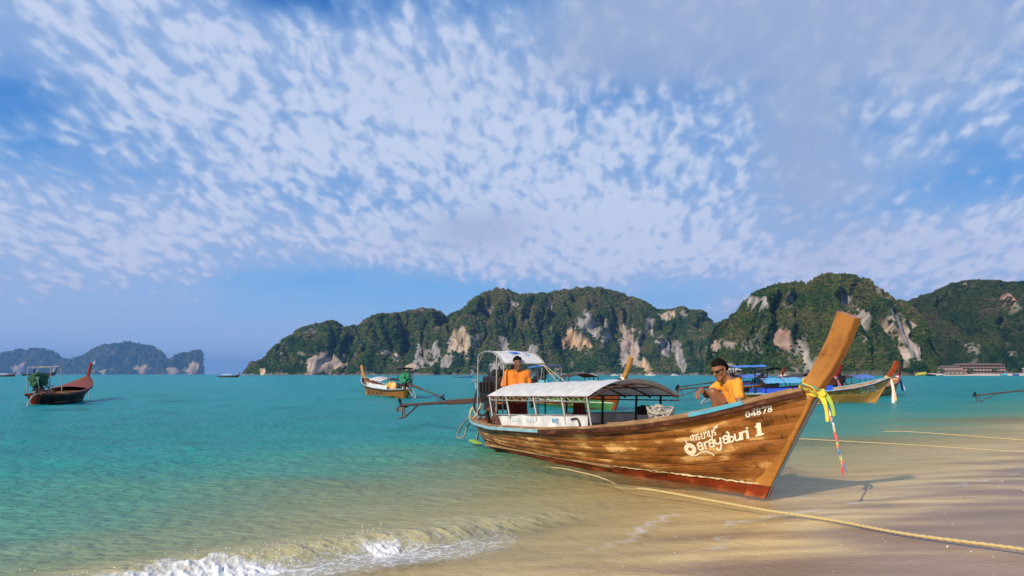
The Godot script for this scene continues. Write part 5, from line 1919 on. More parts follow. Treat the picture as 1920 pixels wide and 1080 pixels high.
func small_longtail(called: String, label: String, at: Vector3, turn: float, size: float, look: Dictionary) -> Node3D:
	var o := thing(called, label, "boat", at, turn, look.get("group", "longtail boats afloat on the bay"))
	o.scale = Vector3.ONE * size
	var skin: Material = M[look.hull]
	for s in [1.0, -1.0]:
		part("hull", hull_skin(s, 0.0), skin, o)
		part("inner_shell", hull_skin(s, -0.03, 0.05, 0.99), M[look.get("inside", "hull_pale")], o)
		var t: float = look.get("line", 0.02)
		if look.has("boot"):
			var P := PackedVector3Array()
			for i in 33:
				for j in 4:
					var u := i / 32.0
					var top: float = boot_t(u) * look.boot
					P.append(hull(u, lerpf(0.02, top, j / 3.0), s, 0.006))
			part("bottom_paint", sheet(33, 4, P), M[look.boot_paint], o)
		if look.has("line_paint"):
			var pts := []
			for i in 40:
				var x := lerpf(0.4, 7.40, i / 39.0)
				pts.append(on_hull(x, t, 0.006) * Vector3(1, 1, s))
			part("painted_line", tube_mesh(pts, 0.02, 5), M[look.line_paint], o)
		part("gunwale", rail(0.0, 0.985, s, 0.09, 0.05, 0.0, 0.02), M[look.rail], o)
		part("rubbing_strake", rail(0.0, 0.99, s, 0.04, 0.06, 0.03, -0.04), M["dark_timber"], o)
	transom(o, M[look.get("transom", look.hull)])
	inside_of(o, M[look.get("inside", "hull_pale")], M["deck"])
	prow_on(o, M[look.prow], look.get("tall", 1.0), M[look.get("stem", look.hull)])
	if look.has("prow_band"):
		part("prow_band", wrap_band(1.22, 1.22, 0.07, 0.012), M[look.prow_band], o)
	if look.has("canopy"):
		var c: Array = look.canopy    # x0, x1, half width, y0, y1, rise, cloth
		var t := part("canopy", barrel_tarp(c[0], c[1], c[2], c[3], c[4], c[5], 0.03, 5), M[c[6]], o)
		for i in 4:
			part("canopy_hoop", arch(lerpf(c[0] + 0.02, c[1] - 0.02, i / 3.0), c[2] - 0.01, lerpf(c[3], c[4], i / 3.0) - 0.02, c[5], 0.018), M["rusty"], t)
		for s in [1.0, -1.0]:
			for i in 4:
				var x := lerpf(c[0] + 0.05, c[1] - 0.05, i / 3.0)
				part("post", tube_mesh([Vector3(x, 0.15, minf(c[2], 0.74) * s), Vector3(x, lerpf(c[3], c[4], i / 3.0), c[2] * s)], 0.02, 6), M["black_metal"], o)
	if look.has("panel"):
		for s in [1.0, -1.0]:
			var P := PackedVector3Array()
			for i in 13:
				var f := i / 12.0
				var x := lerpf(1.5, 4.9, f)
				var g := gunwale(hull_ut(x, ip(x, SX, SY)).x, 1.0)
				for j in 3:
					P.append(Vector3(x, lerpf(g.y - 0.05, g.y + 0.27, j / 2.0), (g.z - 0.03) * s))
			part("side_panel", sheet(13, 3, P), M[look.panel], o)
	if look.has("frame"):
		# pole frame over the stern, with or without a cloth
		for s in [1.0, -1.0]:
			part("frame_pole", tube_mesh([Vector3(0.3, 0.5, 0.45 * s), Vector3(0.3, 1.72, 0.48 * s)], 0.02, 6), M[look.frame], o)
			part("frame_pole", tube_mesh([Vector3(1.7, 0.45, 0.6 * s), Vector3(1.7, 1.76, 0.48 * s)], 0.02, 6), M[look.frame], o)
			part("frame_pole", tube_mesh([Vector3(0.3, 1.72, 0.48 * s), Vector3(1.7, 1.76, 0.48 * s)], 0.02, 6), M[look.frame], o)
			part("frame_brace", tube_mesh([Vector3(0.3, 1.45, 0.48 * s), Vector3(0.6, 1.72, 0.48 * s)], 0.012, 5), M[look.frame], o)
		for x in [0.3, 1.7]:
			part("frame_pole", tube_mesh([Vector3(x, 1.72 if x < 1 else 1.76, -0.48), Vector3(x, 1.72 if x < 1 else 1.76, 0.48)], 0.02, 6), M[look.frame], o)
		if look.has("awning"):
			part("awning", barrel_tarp(0.2, 1.85, 0.56, 1.73, 1.77, 0.1, 0.03, 2), M[look.awning], o)
	engine(o, Vector3(0.28, 1.02, 0.0), M[look.cover] if look.has("cover") else null, look.get("drop", -0.07), look.get("shaft", true), look.get("reach", 1.0))
	if look.get("hoop", true):
		part("stern_hoop", tube_mesh(curve([Vector3(-0.2, 0.54, 0.18), Vector3(-0.7, 0.45, 0.14), Vector3(-1.1, 0.2, 0.1), Vector3(-1.2, 0.02, 0.08), Vector3(-0.9, 0.15, 0.02), Vector3(-0.4, 0.46, 0.0)], 5), 0.03, 6), M["steel"], o)
	if look.has("mooring"):
		part("mooring_line", tube_mesh([Vector3(8.2, 1.15, 0), Vector3(8.5, 0.5, 0.0), Vector3(8.62, -0.1, 0)], 0.014, 5), M["rope_grey"], o)
	return o


func ribbons(boat: Node3D, label: String, cols: Array, drops: Array, fat := 1.0) -> void:
	var o := thing("prow_ribbon", label, "ribbon", boat.position, boat.rotation.y)
	o.scale = boat.scale
	part("ribbon_band", wrap_band(1.30, 1.20, 0.10 * fat, 0.015), M[cols[0]], o)
	part("ribbon_band", wrap_band(1.24, 1.17, 0.08 * fat, 0.022), M[cols[1 % cols.size()]], o)
	for i in drops.size():
		var d: Array = drops[i]
		part("ribbon_tail", strip([Vector3(8.28, 1.19, 0.03), Vector3(8.36 + d[0] * 0.3, 1.19 - d[1] * 0.35, 0.03 * i), Vector3(8.36 + d[0] * 0.8, 1.19 - d[1] * 0.75, 0.02), Vector3(8.36 + d[0], 1.19 - d[1], 0.03 * i)], [0.09 * fat, 0.14 * fat], Vector3(0.5, 0, 0.8), 0.01), M[cols[i % cols.size()]], o)


func make_other_boats() -> void:
	var a := small_longtail("longtail_boat", "gold-brown longtail boat with a blue canopy and white letters near its red-brown prow", Vector3(10.05, 0, -36.79), deg_to_rad(6.0), 1.0, {"reach": 0.42, "hull": "hull_b", "stem": "hull_b", "prow": "brown_prow", "rail": "pale_blue_paint", "panel": "tarp_royal", "canopy": [1.6, 4.6, 0.8, 1.0, 1.05, 0.26, "tarp_skyblue"], "frame": "black_metal", "awning": "tarp_blue", "line_paint": "white_paint", "line": 0.045, "drop": -0.06})
	var pb := func(p: Vector2) -> Vector3:
		return on_hull(6.28 + p.x, 0.56 + 0.13 * p.x + p.y, 0.012)
	var th := thai_lines("hyasr", Vector2(0, 0.14), Vector2(0.105, 0), Vector2(0, 0.15), 1.15) + thai_lines("ryyb", Vector2(0.56, 0.14), Vector2(0.085, 0), Vector2(0, 0.12), 1.1)
	var w := []
	for l in th:
		w.append(0.042)
	part("lettering", strokes_on(th, w, pb), M["letter_white"], a)
	var pu := func(p: Vector2) -> Vector3:
		return on_hull(6.46 + p.x, 0.455 + 0.13 * p.x + p.y, 0.012)
	part("lettering", print_on("UP TO YOU", 0.19, pu), M["letter_white"], a)
	ribbons(a, "peach and white ribbons hanging from the red-brown prow", ["peach_cloth", "peach_cloth", "white_cloth"], [[0.12, 1.0], [0.10, 1.05], [0.0, 1.28]], 1.1)
	var g := small_longtail("longtail_boat", "dark wooden longtail boat with a green bottom, half hidden behind the white canopy", Vector3(1.17, 0, -37.39), deg_to_rad(292.5), 1.0, {"hull": "hull_g", "prow": "gold_prow", "stem": "hull_g", "rail": "dark_timber", "canopy": [3.6, 4.9, 0.7, 1.28, 1.3, 0.14, "tarp_dark"], "frame": "steel", "awning": "tarp_blue", "boot": 2.2, "boot_paint": "green_paint", "line_paint": "white_paint", "line": 0.285, "tall": 1.05})
	var pg := func(p: Vector2) -> Vector3:
		return on_hull(6.2 + p.x, 0.62 + 0.1 * p.x + p.y, 0.012)
	var tg := thai_lines("srayb", Vector2(0, 0.17), Vector2(0.14, 0), Vector2(0, 0.15), 1.15) + thai_lines("yab", Vector2(0.2, -0.05), Vector2(0.14, 0), Vector2(0, 0.14), 1.15)
	w = []
	for l in tg:
		w.append(0.035)
	part("lettering", strokes_on(tg, w, pg), M["letter_cream"], g)
	ribbons(g, "white and pink flower ribbon on the golden prow behind the white canopy", ["white_cloth", "peach_cloth", "pink_cloth"], [[0.15, 0.3], [0.1, 0.4], [0.18, 0.45]], 1.6)
	# a pale blue tub on its stern
	var st := begin()
	lathe(st, Vector3.ZERO, [Vector2(0.0, 0.0), Vector2(0.22, 0.0), Vector2(0.27, 0.36), Vector2(0.29, 0.36), Vector2(0.29, 0.39), Vector2(0.25, 0.39), Vector2(0.2, 0.03), Vector2(0.0, 0.03)], 16)
	var tub := part("plastic_tub", done(st), M["cyan_plastic"])
	tub.position = g.transform * Vector3(1.0, 0.75, 0.05)
	tag(tub, "light blue plastic tub on the stern of the green-bottomed boat", "tub")
	var h := small_longtail("longtail_boat", "dark red longtail boat with a black roof, pink ribbon on its prow", Vector3(17.4, 0, -54.8), deg_to_rad(285.2), 1.0, {"hull": "hull_red", "prow": "red_prow", "stem": "hull_red", "rail": "dark_timber", "canopy": [3.4, 6.0, 0.9, 1.05, 1.25, 0.3, "tarp_dark"], "frame": "black_metal", "awning": "tarp_dark"})
	ribbons(h, "pink and white ribbon on the prow of the dark red boat", ["pink_cloth", "white_cloth", "pink_cloth"], [[0.15, 0.75], [0.02, 0.8], [0.22, 0.6]], 1.5)
	var i := small_longtail("longtail_boat", "longtail boat with a blue roof and white awning seen behind the squatting man", Vector3(16.6, 0, -61.5), deg_to_rad(38.0), 1.0, {"hull": "hull_red", "prow": "red_prow", "stem": "hull_red", "rail": "pale_blue_paint", "panel": "tarp_royal", "canopy": [1.6, 5.2, 0.85, 1.12, 1.2, 0.26, "tarp_blue"], "frame": "black_metal", "awning": "tarp_white"})
	ribbons(i, "white ribbon on the prow of the blue-roofed boat", ["white_cloth", "pink_cloth"], [[0.1, 0.5], [0.2, 0.4]], 1.5)
	var j := small_longtail("longtail_boat", "pale brown longtail boat with a thin dark prow beyond the white-lettered boat", Vector3(19.6, 0, -47.02), deg_to_rad(39.5), 1.0, {"hull": "hull_pale", "prow": "hull_dark", "stem": "hull_pale", "rail": "brown_prow", "canopy": [1.2, 3.4, 0.8, 1.12, 1.18, 0.22, "tarp_blue"], "tall": 0.95})
	ribbons(j, "pink, white and blue ribbon on the thin dark prow", ["pink_cloth", "white_cloth", "blue_cloth"], [[0.25, 0.55], [0.5, 0.85], [0.35, 0.9]], 1.3)
	small_longtail("longtail_boat", "orange-gold longtail boat with a folded white canopy and green engine cover on open water", Vector3(-6.3, 0, -46.66), deg_to_rad(119.0), 1.0, {"hull": "hull_gold", "prow": "gold_prow", "stem": "hull_gold", "rail": "pale_blue_paint", "inside": "hull_red", "panel": "white_paint", "canopy": [2.4, 4.8, 0.75, 0.98, 1.06, 0.2, "tarp_white"], "frame": "black_metal", "awning": "tarp_dark", "cover": "tarp_green", "drop": -0.13})
	var e := small_longtail("longtail_boat", "maroon longtail boat with a bare pole frame and green-covered engine, moored alone", Vector3(-21.5, 0, -35.2), deg_to_rad(104.2), 1.0, {"hull": "black_timber", "prow": "red_prow", "stem": "black_timber", "rail": "red_prow", "transom": "red_prow", "inside": "hull_pale", "frame": "steel", "cover": "tarp_darkgreen", "prow_band": "white_cloth", "drop": -0.2, "mooring": true, "shaft": false})
	part("bow_cover", bow_sheet(), M["maroon_cloth"], e)
	small_longtail("longtail_boat", "longtail boat of which only the long propeller shaft shows", Vector3(29.05, 0, -40.2), deg_to_rad(2.0), 1.0, {"hull": "hull_dark", "prow": "brown_prow", "stem": "hull_dark", "rail": "deck", "canopy": [1.6, 4.6, 0.8, 1.0, 1.05, 0.26, "tarp_white"], "frame": "black_metal", "drop": -0.10})
	# crates and jackets in the white-canopied golden boat
	var gold := Transform3D(Basis(Vector3.UP, deg_to_rad(119.0)), Vector3(-6.3, 0, -46.66))
	var k := 0
	for q in [["yellow_cloth", "yellow", 2.0], ["orange_cloth", "orange", 1.6], ["peach_cloth", "pale orange", 1.25]]:
		var jp := PackedVector3Array()
		for r in 9:
			for c in 13:
				var t := PI * r / 8.0
				var an := TAU * c / 12.0
				jp.append(Vector3(cos(an) * sin(t) * 0.22, cos(t) * 0.28 + 0.05 * sin(an * 3.0), sin(an) * sin(t) * 0.16))
		var jm := part("life_jacket", sheet(9, 13, jp), M[q[0]])
		jm.position = gold * Vector3(q[2], 0.62, -0.35)
		tag(jm, "%s life jacket in the golden boat with the green engine cover" % q[1], "life jacket", "life jackets in the golden boat")
		k += 1


func bow_sheet() -> ArrayMesh:
	var P := PackedVector3Array()
	for i in 9:
		var u := lerpf(0.62, 0.975, i / 8.0)
		for j in 9:
			var s := j / 8.0 * 2.0 - 1.0
			var g := hull(u, 1.0, 1.0, 0.01)
			P.append(Vector3(g.x, g.y + 0.04 + 0.10 * (1.0 - s * s), g.z * s))
	return sheet(9, 9, P)


# ---------------------------------------------------------------- the far shore

func far_hull(length: float, beam: float, height: float, bow_up: float) -> ArrayMesh:
	var P := PackedVector3Array()
	for i in 17:
		var f := i / 16.0
		var b := beam * pow(sin(clampf(0.12 + f * 0.88, 0, 1) * PI * 0.5 + PI * 0.5 * smoothstep(0.4, 1.0, f)), 0.6) if f < 1.0 else 0.0
		b = beam * (0.75 + 0.25 * smoothstep(0, 0.35, f)) * (1.0 - pow(f, 4.0))
		var top := height * (1.0 + bow_up * f * f)
		for q in [Vector2(0.0, top * 0.96), Vector2(b, top), Vector2(b * 0.95, top * 0.6), Vector2(b * 0.6, 0.05), Vector2(0, -0.3), Vector2(-b * 0.6, 0.05), Vector2(-b * 0.95, top * 0.6), Vector2(-b, top), Vector2(0, top * 0.96)]:
			P.append(Vector3((f - 0.5) * length + (q.y / maxf(top, 0.1)) * 0.08 * length * f, q.y, q.x))
	return sheet(17, 9, P)


func speedboat(label: String, at: Vector3, turn: float, length: float) -> void:
	var o := thing("speedboat", label, "speedboat", at, turn, "white speedboats under the cliffs")
	part("hull", far_hull(length, length * 0.15, length * 0.10, 0.4), M["white_paint"], o)
	var st := begin()
	box(st, Vector3(0, length * 0.15, 0), Vector3(length * 0.36, length * 0.10, length * 0.2))
	part("cabin", done(st), M["white_paint"], o)
	st = begin()
	box(st, Vector3(0.02 * length, length * 0.165, 0), Vector3(length * 0.33, length * 0.04, length * 0.205))
	part("windscreen", done(st), M["glass_dark"], o)
	st = begin()
	box(st, Vector3(-0.05 * length, length * 0.235, 0), Vector3(length * 0.4, length * 0.02, length * 0.22))
	part("roof", done(st), M["white_paint"], o)
	st = begin()
	box(st, Vector3(-0.52 * length, length * 0.07, 0), Vector3(length * 0.06, length * 0.14, length * 0.1))
	part("outboard_motor", done(st), M["black_metal"], o)


func far_longtail(label: String, at: Vector3, turn: float, length: float, mat: String, roof: String) -> void:
	var o := thing("far_longtail_boat", label, "boat", at, turn)
	part("hull", far_hull(length, length * 0.09, length * 0.06, 1.0), M[mat], o)
	part("prow", plank_post([Vector2(length * 0.52, length * 0.1), Vector2(length * 0.6, length * 0.24)], [Vector2(length * 0.47, length * 0.1), Vector2(length * 0.56, length * 0.25)], [0.1, 0.1], [0.1, 0.1]), M[mat], o)
	if roof:
		part("canopy", barrel_tarp(-length * 0.3, length * 0.2, length * 0.08, length * 0.12, length * 0.12, length * 0.03, 0.0, 2), M[roof], o)
		var st := begin()
		for x in [-0.28, 0.18]:
			for s in [1.0, -1.0]:
				bar(st, Vector3(x * length, length * 0.04, s * length * 0.075), Vector3(x * length, length * 0.12, s * length * 0.078), 0.06, 0.06)
		part("posts", done(st), M["black_metal"], o)


func make_far_shore() -> void:
	var spots := [[66.0, -640.0, 0.3, 9.0, "white speedboat with a low cabin under the orange cliff, westernmost of its row"], [92.0, -700.0, 0.1, 8.0, "white speedboat just beside the golden prow top"], [104.0, -735.0, 0.5, 7.5, "small white speedboat by the foot of the pale cliff past the golden prow"], [128.0, -720.0, -0.2, 9.0, "white speedboat above the front end of the white canopy"], [152.0, -730.0, 0.15, 8.0, "white speedboat alone between the white canopy and the squatting man"], [216.0, -680.0, 0.2, 9.0, "white speedboat behind the blue roofs"], [246.0, -705.0, 2.9, 8.0, "white speedboat just past the tall prow"], [292.0, -730.0, 0.1, 9.0, "red and white speedboat by the brown bushes past the tall prow"]]
	for s in spots:
		speedboat(s[4], Vector3(s[0], 0, s[1]), s[2], s[3])
	far_longtail("dark longtail boat under way off the tip of the long ridge", Vector3(-136.5, 0, -374.0), 0.15, 9.5, "hull_dark", "tarp_white")
	far_longtail("dark blue longtail boat anchored under the cream cliff", Vector3(-21.0, 0, -330.0), 0.1, 8.0, "dark_blue_edge", "")
	far_longtail("dark ferry-like boat at the very edge of the view by the hazy islands", Vector3(-330.0, 0, -505.0), 0.1, 13.0, "hull_dark", "tarp_white")
	far_longtail("low black barge before the hazy islands", Vector3(-505.0, 0, -830.0), 0.0, 34.0, "black_cloth", "")
	# beach below the dark hill
	var sand := StandardMaterial3D.new()
	sand.albedo_color = lin(0.62, 0.52, 0.40)
	sand.roughness = 0.95
	var P := PackedVector3Array()
	for i in 40:
		for j in 5:
			P.append(Vector3(440.0 + i * 10.5, [-0.6, 0.9, 1.9, 2.4, 2.6][j] + 0.3 * sin(i * 1.7 + j), -780.0 - j * 26.0 - 10.0 * sin(i * 0.3)))
	struct("far_beach", sheet(40, 5, P), sand)
	# the resort
	var o := thing("resort_building", "long terracotta resort block with balcony rows on the beach below the dark hill", "building", Vector3(512.0, 2.0, -850.0), 0.0)
	var wall := paint("terracotta", 0.12, 0.075, 0.062, 0.9)
	var pale := paint("pale_plaster", 0.28, 0.21, 0.18, 0.9)
	var roof := paint("roof_tile", 0.15, 0.095, 0.08, 0.9)
	var st := begin()
	box(st, Vector3(0, 4.6, -4), Vector3(50, 9.2, 10))
	part("wall", done(st), wall, o)
	for k in 3:
		st = begin()
		box(st, Vector3(0, 0.5 + k * 3.1, 2.0), Vector3(50.6, 0.5, 3.0))
		part("balcony_slab", done(st), pale, o)
		st = begin()
		box(st, Vector3(0, 1.25 + k * 3.1, 3.4), Vector3(50.4, 0.9, 0.15))
		part("balcony_rail", done(st), pale if k == 1 else wall, o)
		for c in 13:
			st = begin()
			box(st, Vector3(-22.8 + c * 3.8, 1.9 + k * 3.1, 1.06), Vector3(2.2, 2.1, 0.12))
			part("window", done(st), M["glass_dark"], o)
	for c in 14:
		st = begin()
		box(st, Vector3(-24.7 + c * 3.8, 4.8, 3.2), Vector3(0.4, 9.0, 0.4))
		part("column", done(st), pale, o)
	st = begin()
	quad(st, Vector3(-26, 9.3, 4.6), Vector3(26, 9.3, 4.6), Vector3(25, 11.4, -4), Vector3(-25, 11.4, -4))
	quad(st, Vector3(-26, 9.3, -9.6), Vector3(26, 9.3, -9.6), Vector3(25, 11.4, -4), Vector3(-25, 11.4, -4))
	tri(st, Vector3(-26, 9.3, 4.6), Vector3(-25, 11.4, -4), Vector3(-26, 9.3, -9.6))
	tri(st, Vector3(26, 9.3, 4.6), Vector3(25, 11.4, -4), Vector3(26, 9.3, -9.6))
	part("roof", done(st), roof, o)
	house("low two-storey annex with a pale gable beside the terracotta resort block", Vector3(476.0, 1.5, -845.0), Vector3(22, 7.5, 10), pale, roof)
	house("beach bar with a long low roof in front of the resort annex", Vector3(468.0, 1.5, -822.0), Vector3(18, 3.2, 8), pale, roof)
	house("small pale house with a grey roof beyond the resort block", Vector3(566.0, 2.0, -850.0), Vector3(11, 5.5, 8), pale, M["grey_cloth"])
	house("white bungalow at the edge of the shade-toned wood past the resort", Vector3(590.0, 2.0, -850.0), Vector3(7, 5.0, 7), M["white_paint"], M["grey_cloth"])
	house("red-roofed beach hut by the edge of the frame", Vector3(598.0, 1.8, -815.0), Vector3(9, 3.0, 6), pale, M["red_cloth"])
	# kayaks and craft on the beach
	var cols := [["yellow_cloth", "yellow", 406.0, 11.0, "heaped on the water's edge below the big cliff"], ["white_cloth", "white", 424.0, 6.0, "on the sand next to the yellow heap"], ["cyan_plastic", "pale turquoise", 488.0, 8.0, "in front of the resort block"], ["orange_cloth", "orange", 524.0, 7.0, "in front of the middle of the resort block"], ["white_cloth", "white", 540.0, 9.0, "below the resort's far end"], ["red_cloth", "red", 532.0, 9.0, "afloat off the resort beach"], ["pink_cloth", "pink", 575.0, 7.0, "on the sand past the resort"], ["blue_cloth", "blue", 500.0, 7.0, "on the sand by the resort's first columns"]]
	for c in cols:
		var b := part("beach_boat", far_hull(c[3], 1.4 if c[0] != "yellow_cloth" else 2.2, 1.3 if c[0] != "yellow_cloth" else 2.6, 0.4), M[c[0]])
		b.position = Vector3(c[2], 0.4 if c[1] != "red" else 0.0, -772.0 if c[1] != "red" else -690.0)
		if c[1] == "red":
			b.position.x = 470.0
		b.rotation.y = 0.2
		tag(b, "small %s boat %s" % [c[1], c[4]], "boat", "boats along the far beach")
	# palms and trees before the resort
	var crown := tree_blob(12)
	var leaf := paint("garden_leaf", 0.035, 0.07, 0.02, 0.8)
	var names_ := ["round green tree before the resort's first balconies", "bushy tree before the middle of the resort block", "dark tree covering the resort's lower corner", "green tree between the resort and the pale house", "spreading tree at the annex's gable", "low tree by the white bungalow"]
	var xs := [494.0, 519.0, 541.0, 553.0, 462.0, 581.0]
	for t in xs.size():
		var tr := thing("garden_tree", names_[t], "tree", Vector3(xs[t], 1.9, -838.0 + 3.0 * (t % 2)), t * 1.3, "trees before the resort")
		part("trunk", tube_mesh([Vector3(0, 0, 0), Vector3(0.2, 1.6, 0), Vector3(0.1, 3.0, 0.1)], [0.3, 0.22, 0.12], 7), M["dark_timber"], tr)
		var cr := part("crown", crown, leaf, tr)
		cr.position = Vector3(0, 2.6, 0)
		cr.scale = Vector3(3.6, 2.9, 3.4)


func house(label: String, at: Vector3, size: Vector3, wall: Material, roof: Material) -> void:
	var o := thing("beach_house", label, "house", at)
	var st := begin()
	box(st, Vector3(0, size.y / 2, 0), size)
	part("wall", done(st), wall, o)
	st = begin()
	var w := size.x / 2 + 0.8
	var d := size.z / 2 + 0.8
	var y := size.y + 0.02
	quad(st, Vector3(-w, y, d), Vector3(w, y, d), Vector3(w * 0.8, y + 1.8, 0), Vector3(-w * 0.8, y + 1.8, 0))
	quad(st, Vector3(w, y, -d), Vector3(-w, y, -d), Vector3(-w * 0.8, y + 1.8, 0), Vector3(w * 0.8, y + 1.8, 0))
	tri(st, Vector3(-w, y, -d), Vector3(-w, y, d), Vector3(-w * 0.8, y + 1.8, 0))
	tri(st, Vector3(w, y, d), Vector3(w, y, -d), Vector3(w * 0.8, y + 1.8, 0))
	quad(st, Vector3(-w, y, d), Vector3(-w, y, -d), Vector3(w, y, -d), Vector3(w, y, d))
	part("roof", done(st), roof, o)
	var n := maxi(2, int(size.x / 4.0))
	for k in n:
		st = begin()
		box(st, Vector3(-size.x / 2 + (k + 0.5) * size.x / n, size.y * 0.5, size.z / 2 + 0.05), Vector3(1.6, size.y * 0.4, 0.12))
		part("window", done(st), M["glass_dark"], o)


# ---------------------------------------------------------------- ropes and foam

func laid_rope(pts: Array, r: float, per: int, sides := 9) -> ArrayMesh:
	# three strands twisted together
	var st := begin()
	var way := curve(pts, per)
	var even := []
	var carry := 0.0
	var pitch := r * 0.75
	for i in way.size() - 1:
		var l: float = (way[i + 1] - way[i]).length()
		var d := carry
		while d < l:
			even.append(way[i].lerp(way[i + 1], d / l))
			d += pitch
		carry = d - l
	tube(st, even, r, sides, 0.30, 0.30)
	return done(st)


func make_ropes() -> void:
	var on_sand := func(x: float, z: float, up: float) -> Vector3:
		return Vector3(x, maxf(sand_height(x, z), -0.004) + up, z)
	var pts := []
	for q in [[4.5, -4.5, 0.06], [3.77, -5.88, 0.05], [3.28, -6.63, 0.035], [2.95, -7.44, 0.03], [2.56, -8.1, 0.03], [2.18, -8.74, 0.025], [1.65, -9.58, 0.02], [1.50, -9.95, -0.03], [1.35, -10.35, -0.06]]:
		pts.append(on_sand.call(q[0], q[1], q[2]))
	tag(part("mooring_rope", laid_rope(pts, 0.0125, 12), M["rope_yellow"]), "thick twisted yellow rope running over the wet sand into the shallows beside the beached boat", "rope")
	var back := [Vector3(1.36, -0.03, -10.36), Vector3(1.2, 0.012, -10.7), Vector3(0.98, 0.022, -11.15), Vector3(0.75, 0.022, -11.6), Vector3(0.5, -0.02, -12.2)]
	tag(part("mooring_rope", laid_rope(back, 0.009, 12), M["rope_pale"]), "thin pale rope end floating along the waterline of the beached boat", "rope")
	tag(part("mooring_rope", laid_rope([Vector3(14.5, 0.35, -9.5), Vector3(11.2, 0.10, -14.6), Vector3(10.06, 0.05, -17.4), Vector3(9.4, 0.035, -18.9), Vector3(9.1, -0.05, -19.7)], 0.009, 14, 6), M["rope_yellow"]), "slack yellow rope farther out over the water, ending short of the lettered boat", "rope")
	tag(part("mooring_rope", laid_rope([Vector3(13.0, 0.40, -8.2), Vector3(9.4, 0.10, -12.9), Vector3(7.67, 0.05, -15.2), Vector3(6.2, 0.03, -16.8), Vector3(5.4, 0.02, -17.6), Vector3(5.0, -0.06, -18.1)], 0.009, 14, 6), M["rope_pale"]), "long pale rope low over the water just behind the tall prow's hanging rags", "rope")


